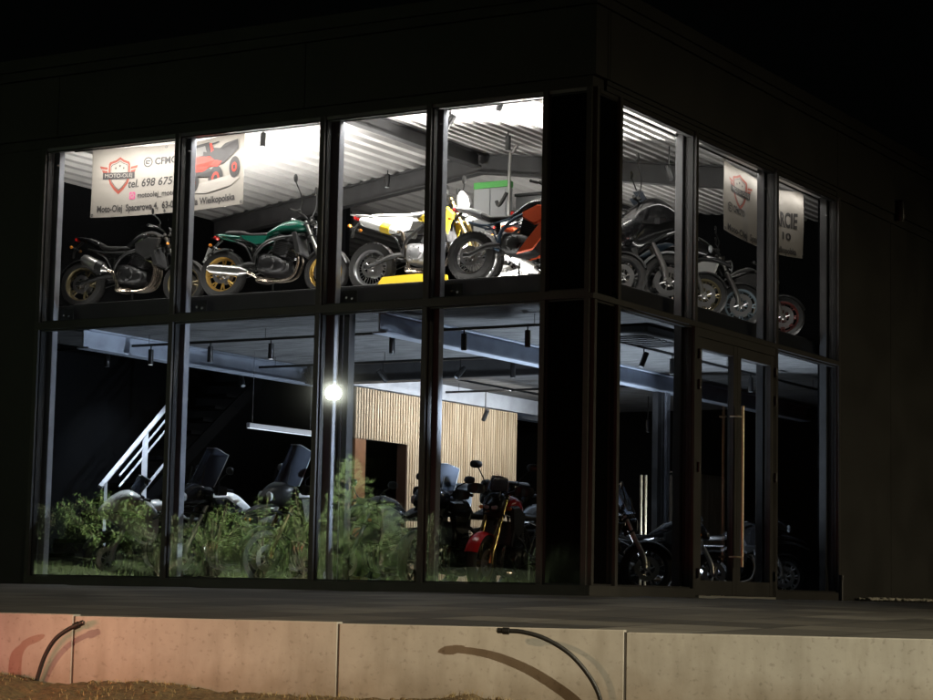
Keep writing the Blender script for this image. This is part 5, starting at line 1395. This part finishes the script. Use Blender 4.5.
# ------------------------------------------------------------------ street lamps
def street_lamp(x, y, zl, lab, power, col, strength, target=None, cone=None, r=.19, zb=None):
    zg = gz(x, y) if zb is None else zb
    t = thing('street_lamp', lab, 'street lamp', (x, y, zg), 0)
    h = zl-zg
    MB().lathe([(0, 0), (.09, 0), (.09, .5), (.055, .55), (.04, h-.25), (.05, h-.24), (.05, h-.18), (0, h-.18)], (0, 0, 0), 'z', 16).build('pole', M['steelpost'], t)
    MB().lathe([(.05, h-.18), (.16, h-.16), (.16, h-.13), (.05, h-.12)], (0, 0, 0), 'z', 20).lathe([(0, h+.24), (.18, h+.19), (.20, h+.15), (.02, h+.17)], (0, 0, 0), 'z', 20).build('lamp_cap', M['blackmetal'], t)
    MB().ball((0, 0, h), (r, r, r), 20, 12).build('lamp_globe', emit('lamp_globe_light', col, strength), t)
    l = bpy.data.lights.new('street_light', 'SPOT' if target else 'POINT'); l.energy = power; l.color = col; l.shadow_soft_size = .05
    lo = bpy.data.objects.new('street_light', l); COL.objects.link(lo); lo.location = (x, y, zl-.1 if not target else zl)
    if target:
        d = (Vector(target)-Vector((x, y, zl))).normalized(); lo.rotation_euler = d.to_track_quat('-Z', 'Y').to_euler()
        lo.location = Vector((x, y, zl))+d*(r+.03); l.spot_size = R(cone); l.spot_blend = .6
    return lo
gp = at_x(333, 393, 13)
street_lamp(-13, gp.y, gp.z, 'lit globe lamp on a slim pole, mirrored as a glaring spot on the thick mullion', 27000, (.95, 1, .84), 170, target=(-15.8, 15.5, .6), cone=150, r=.15)
street_lamp(-9.0, -20.0, 5.2, 'warm street lamp standing right of the terrace behind the camera side', 15500, (1, .88, .62), 30, target=(-8.6, -14.0, -.5), cone=80)
street_lamp(14.0, -24.0, 5.0, 'far street lamp on the grass bank to the right of the building', 6500, (1, .84, .55), 30, target=(12.5, -20.0, .3), cone=114)
# car rear lamp and headlamp glow reaching the left part of the wall
def spot(name, loc, tgt, power, col, cone, soft=.05, blend=.7):
    l = bpy.data.lights.new(name, 'SPOT'); l.energy = power; l.color = col; l.spot_size = R(cone); l.spot_blend = blend; l.shadow_soft_size = soft
    lo = bpy.data.objects.new(name, l); COL.objects.link(lo); lo.location = loc
    lo.rotation_euler = (Vector(tgt)-Vector(loc)).to_track_quat('-Z', 'Y').to_euler()
sL = s_of(0, 640)[0]
l = bpy.data.lights.new('tail_lamp_glow', 'AREA'); l.shape = 'RECTANGLE'; l.size = 1.5; l.size_y = .08; l.energy = 11.5; l.color = (1, .24, .18); l.spread = R(58)
lo = bpy.data.objects.new('tail_lamp_glow', l); COL.objects.link(lo); lo.location = wp(sL+.7, 4.2, -.42)
lo.rotation_euler = (wp(sL-.3, 0, -.5)-lo.location).to_track_quat('-Z', 'Y').to_euler()
spot('parking_lamp', wp(sL+1.6, 4.6, 1.8), wp(sL-2.2, 0, -.55), 700, (1, .66, .36), 42)
spot('added_rail_fill', (2.2, 7.5, 3.0), (2.5, 8.4, 1.9), 160, (.75, .86, 1), 75)  # fill light without a fixture, added to brighten the stair railing
# ------------------------------------------------------------------ added lights inside
M['lampemit2'] = simple('added_strip_lens', (.8, .8, .78), .5)
def one_sided(name, col, s):      # an LED lens lights only forwards
    m = emit(name, col, s); nt = m.node_tree; b_ = nt.nodes['Principled BSDF']
    g = nt.nodes.new('ShaderNodeNewGeometry'); k = nt.nodes.new('ShaderNodeMath'); k.operation = 'MULTIPLY_ADD'
    k.inputs[1].default_value = -s; k.inputs[2].default_value = s
    nt.links.new(g.outputs['Backfacing'], k.inputs[0]); nt.links.new(k.outputs[0], b_.inputs['Emission Strength'])
    try: m.cycles.emission_sampling = 'FRONT'
    except Exception: pass
    return m
def uplight(p0, p1, nrm, s, col=(1, .97, .92)):
    # LED strip added to brighten bikes, banners and slats: housing, lens strip, area lights
    p0, p1, nrm = Vector(p0), Vector(p1), Vector(nrm).normalized(); ax = (p1-p0).normalized(); sd = ax.cross(nrm).normalized()
    L_ = (p1-p0).length; rot = Matrix((ax, sd, nrm)).transposed()
    t = thing('added_led_strip', 'added LED strip that brightens the showroom', 'led strip', (p0+p1)/2, 0)
    MB().box(-nrm*.0125, (L_, .035, .022), .002, rot).build('housing', M['blackmetal'], t)
    q = MB().box(nrm*.0005, (L_-.02, .026, .001), 0, rot).build('lens_strip', M['lampemit2'], t)
    n_ = max(2, round(L_/3.5)); q4 = Matrix((ax, nrm.cross(ax)*-1, -nrm*-1)).transposed()
    zq = nrm; xq = ax; yq = zq.cross(xq)
    for k in range(n_):
        l = bpy.data.lights.new('added_strip_beam', 'AREA'); l.shape = 'RECTANGLE'; l.size = L_/n_; l.size_y = .026; l.energy = 4*s*l.size*l.size_y; l.color = col
        lo = bpy.data.objects.new('added_strip_beam', l); COL.objects.link(lo)
        c = (p0+p1)/2+ax*(L_*((k+.5)/n_-.5))+nrm*.004
        m4 = Matrix((xq, -yq, -zq)).transposed().to_4x4(); m4.translation = c; lo.matrix_world = m4
    return t
u1 = uplight((.20, .7, 5.60), (.20, 7.7, 5.60), (.5, 0, -.85), 185); u1['label'] = 'added LED strip tucked under the head of the left-hand upper glazing'
u2 = uplight((.8, .20, 5.575), (7.2, .20, 5.575), (0, .5, -.85), 34); u2['label'] = 'added LED strip tucked under the head of the right-hand upper glazing'
u3 = uplight((6.0, 5.7, 3.16), (10.9, 5.7, 3.16), (0, .6, -.8), 250, (1, .97, .92)); u3['label'] = 'added LED wall washer under the ceiling in front of the oak slats'
u4 = uplight((.36, .75, 3.614), (.36, 7.75, 3.614), (.22, 0, .97), 36); u4['label'] = 'added LED footlight along the upper floor edge behind the left-hand glass'
u5 = uplight((.75, .36, 3.614), (7.2, .36, 3.614), (0, .22, .97), 28); u5['label'] = 'added LED footlight along the upper floor edge behind the right-hand glass'
spot('added_post_fill', (1.1, .8, 2.2), (.16, 5.5, 1.6), 950, (.70, .82, 1), 62)  # bodiless fill added to light the steel posts from inside
# unseen floor uplights added to brighten the ground-floor ceiling
for x, y, pw, lab in ((3.4, 2.3, 560, 'added floor uplight behind the cruiser left of the entrance door'), (6.3, 1.9, 800, 'added floor uplight behind the entrance door'),
                      (3.8, 5.8, 270, 'added floor uplight behind the black adventure motorcycle'), (8.0, 5.2, 260, 'added floor uplight in front of the oak slats')):
    t = thing('added_floor_uplight', lab, 'uplight', (x, y, .0), 0, 'added floor uplights')
    MB().lathe([(.085, .0), (.085, .012), (.07, .016), (.066, .006), (.066, .0)], (0, 0, 0), 'z', 24, True).build('trim_ring', M['brushed'], t)
    MB().lathe([(0, .002), (.066, .002), (.066, .005), (0, .005)], (0, 0, 0), 'z', 24).build('lens', M['lampemit'], t)
    spot('added_uplight_beam', (x, y, .03), (x+.01, y, 3), pw, (.72, .84, 1), 150, .06, .9)
for x, y, pw, lab in ((1.7, 2.0, 3600, 'added floor uplight upstairs behind the small electric dirt bike'), (1.9, 5.6, 1700, 'added floor uplight upstairs behind the green retro motorcycle'), (6.9, 3.4, 330, 'added floor uplight upstairs beyond the rafter')):  # unseen uplights added upstairs to brighten the roof deck
    t = thing('added_floor_uplight', lab, 'uplight', (x, y, 3.60), 0, 'added floor uplights')
    MB().lathe([(.085, .0), (.085, .012), (.07, .016), (.066, .006), (.066, .0)], (0, 0, 0), 'z', 24, True).build('trim_ring', M['brushed'], t)
    MB().lathe([(0, .002), (.066, .002), (.066, .005), (0, .005)], (0, 0, 0), 'z', 24).build('lens', M['lampemit'], t)
    spot('added_uplight_beam', (x, y, 3.63), (x+.01, y, 6), pw, (1, .96, .9), 150, .06, .9)
# ------------------------------------------------------------------ night sky, moonlight, render
w = bpy.data.worlds.new('World'); scene.world = w; w.use_nodes = True
bg = w.node_tree.nodes['Background']
sky = w.node_tree.nodes.new('ShaderNodeTexSky'); sky.sky_type = 'NISHITA'; sky.sun_disc = False
sky.sun_elevation = R(2); sky.sun_rotation = R(200)
w.node_tree.links.new(sky.outputs[0], bg.inputs['Color']); bg.inputs['Strength'].default_value = .0004
sl_ = bpy.data.lights.new('moon', 'SUN'); sl_.energy = .004; sl_.angle = R(.5); sl_.color = (1, .95, .85)
so = bpy.data.objects.new('moon', sl_); COL.objects.link(so); so.rotation_euler = (R(70), 0, R(-20))
scene.view_settings.view_transform = 'Standard'; scene.view_settings.look = 'None'
scene.view_settings.exposure = 0; scene.view_settings.gamma = 1; scene.view_settings.use_curve_mapping = False
cy = scene.cycles
cy.max_bounces = 7; cy.diffuse_bounces = 3; cy.glossy_bounces = 4; cy.transparent_max_bounces = 24; cy.transmission_bounces = 4
cy.sample_clamp_indirect = 3; cy.sample_clamp_direct = 0; cy.caustics_reflective = False; cy.caustics_refractive = False
cy.use_denoising = True
try: cy.denoiser = 'OPENIMAGEDENOISE'
except Exception: pass
cy.denoising_input_passes = 'RGB_ALBEDO_NORMAL'; cy.use_light_tree = True; cy.use_adaptive_sampling = False
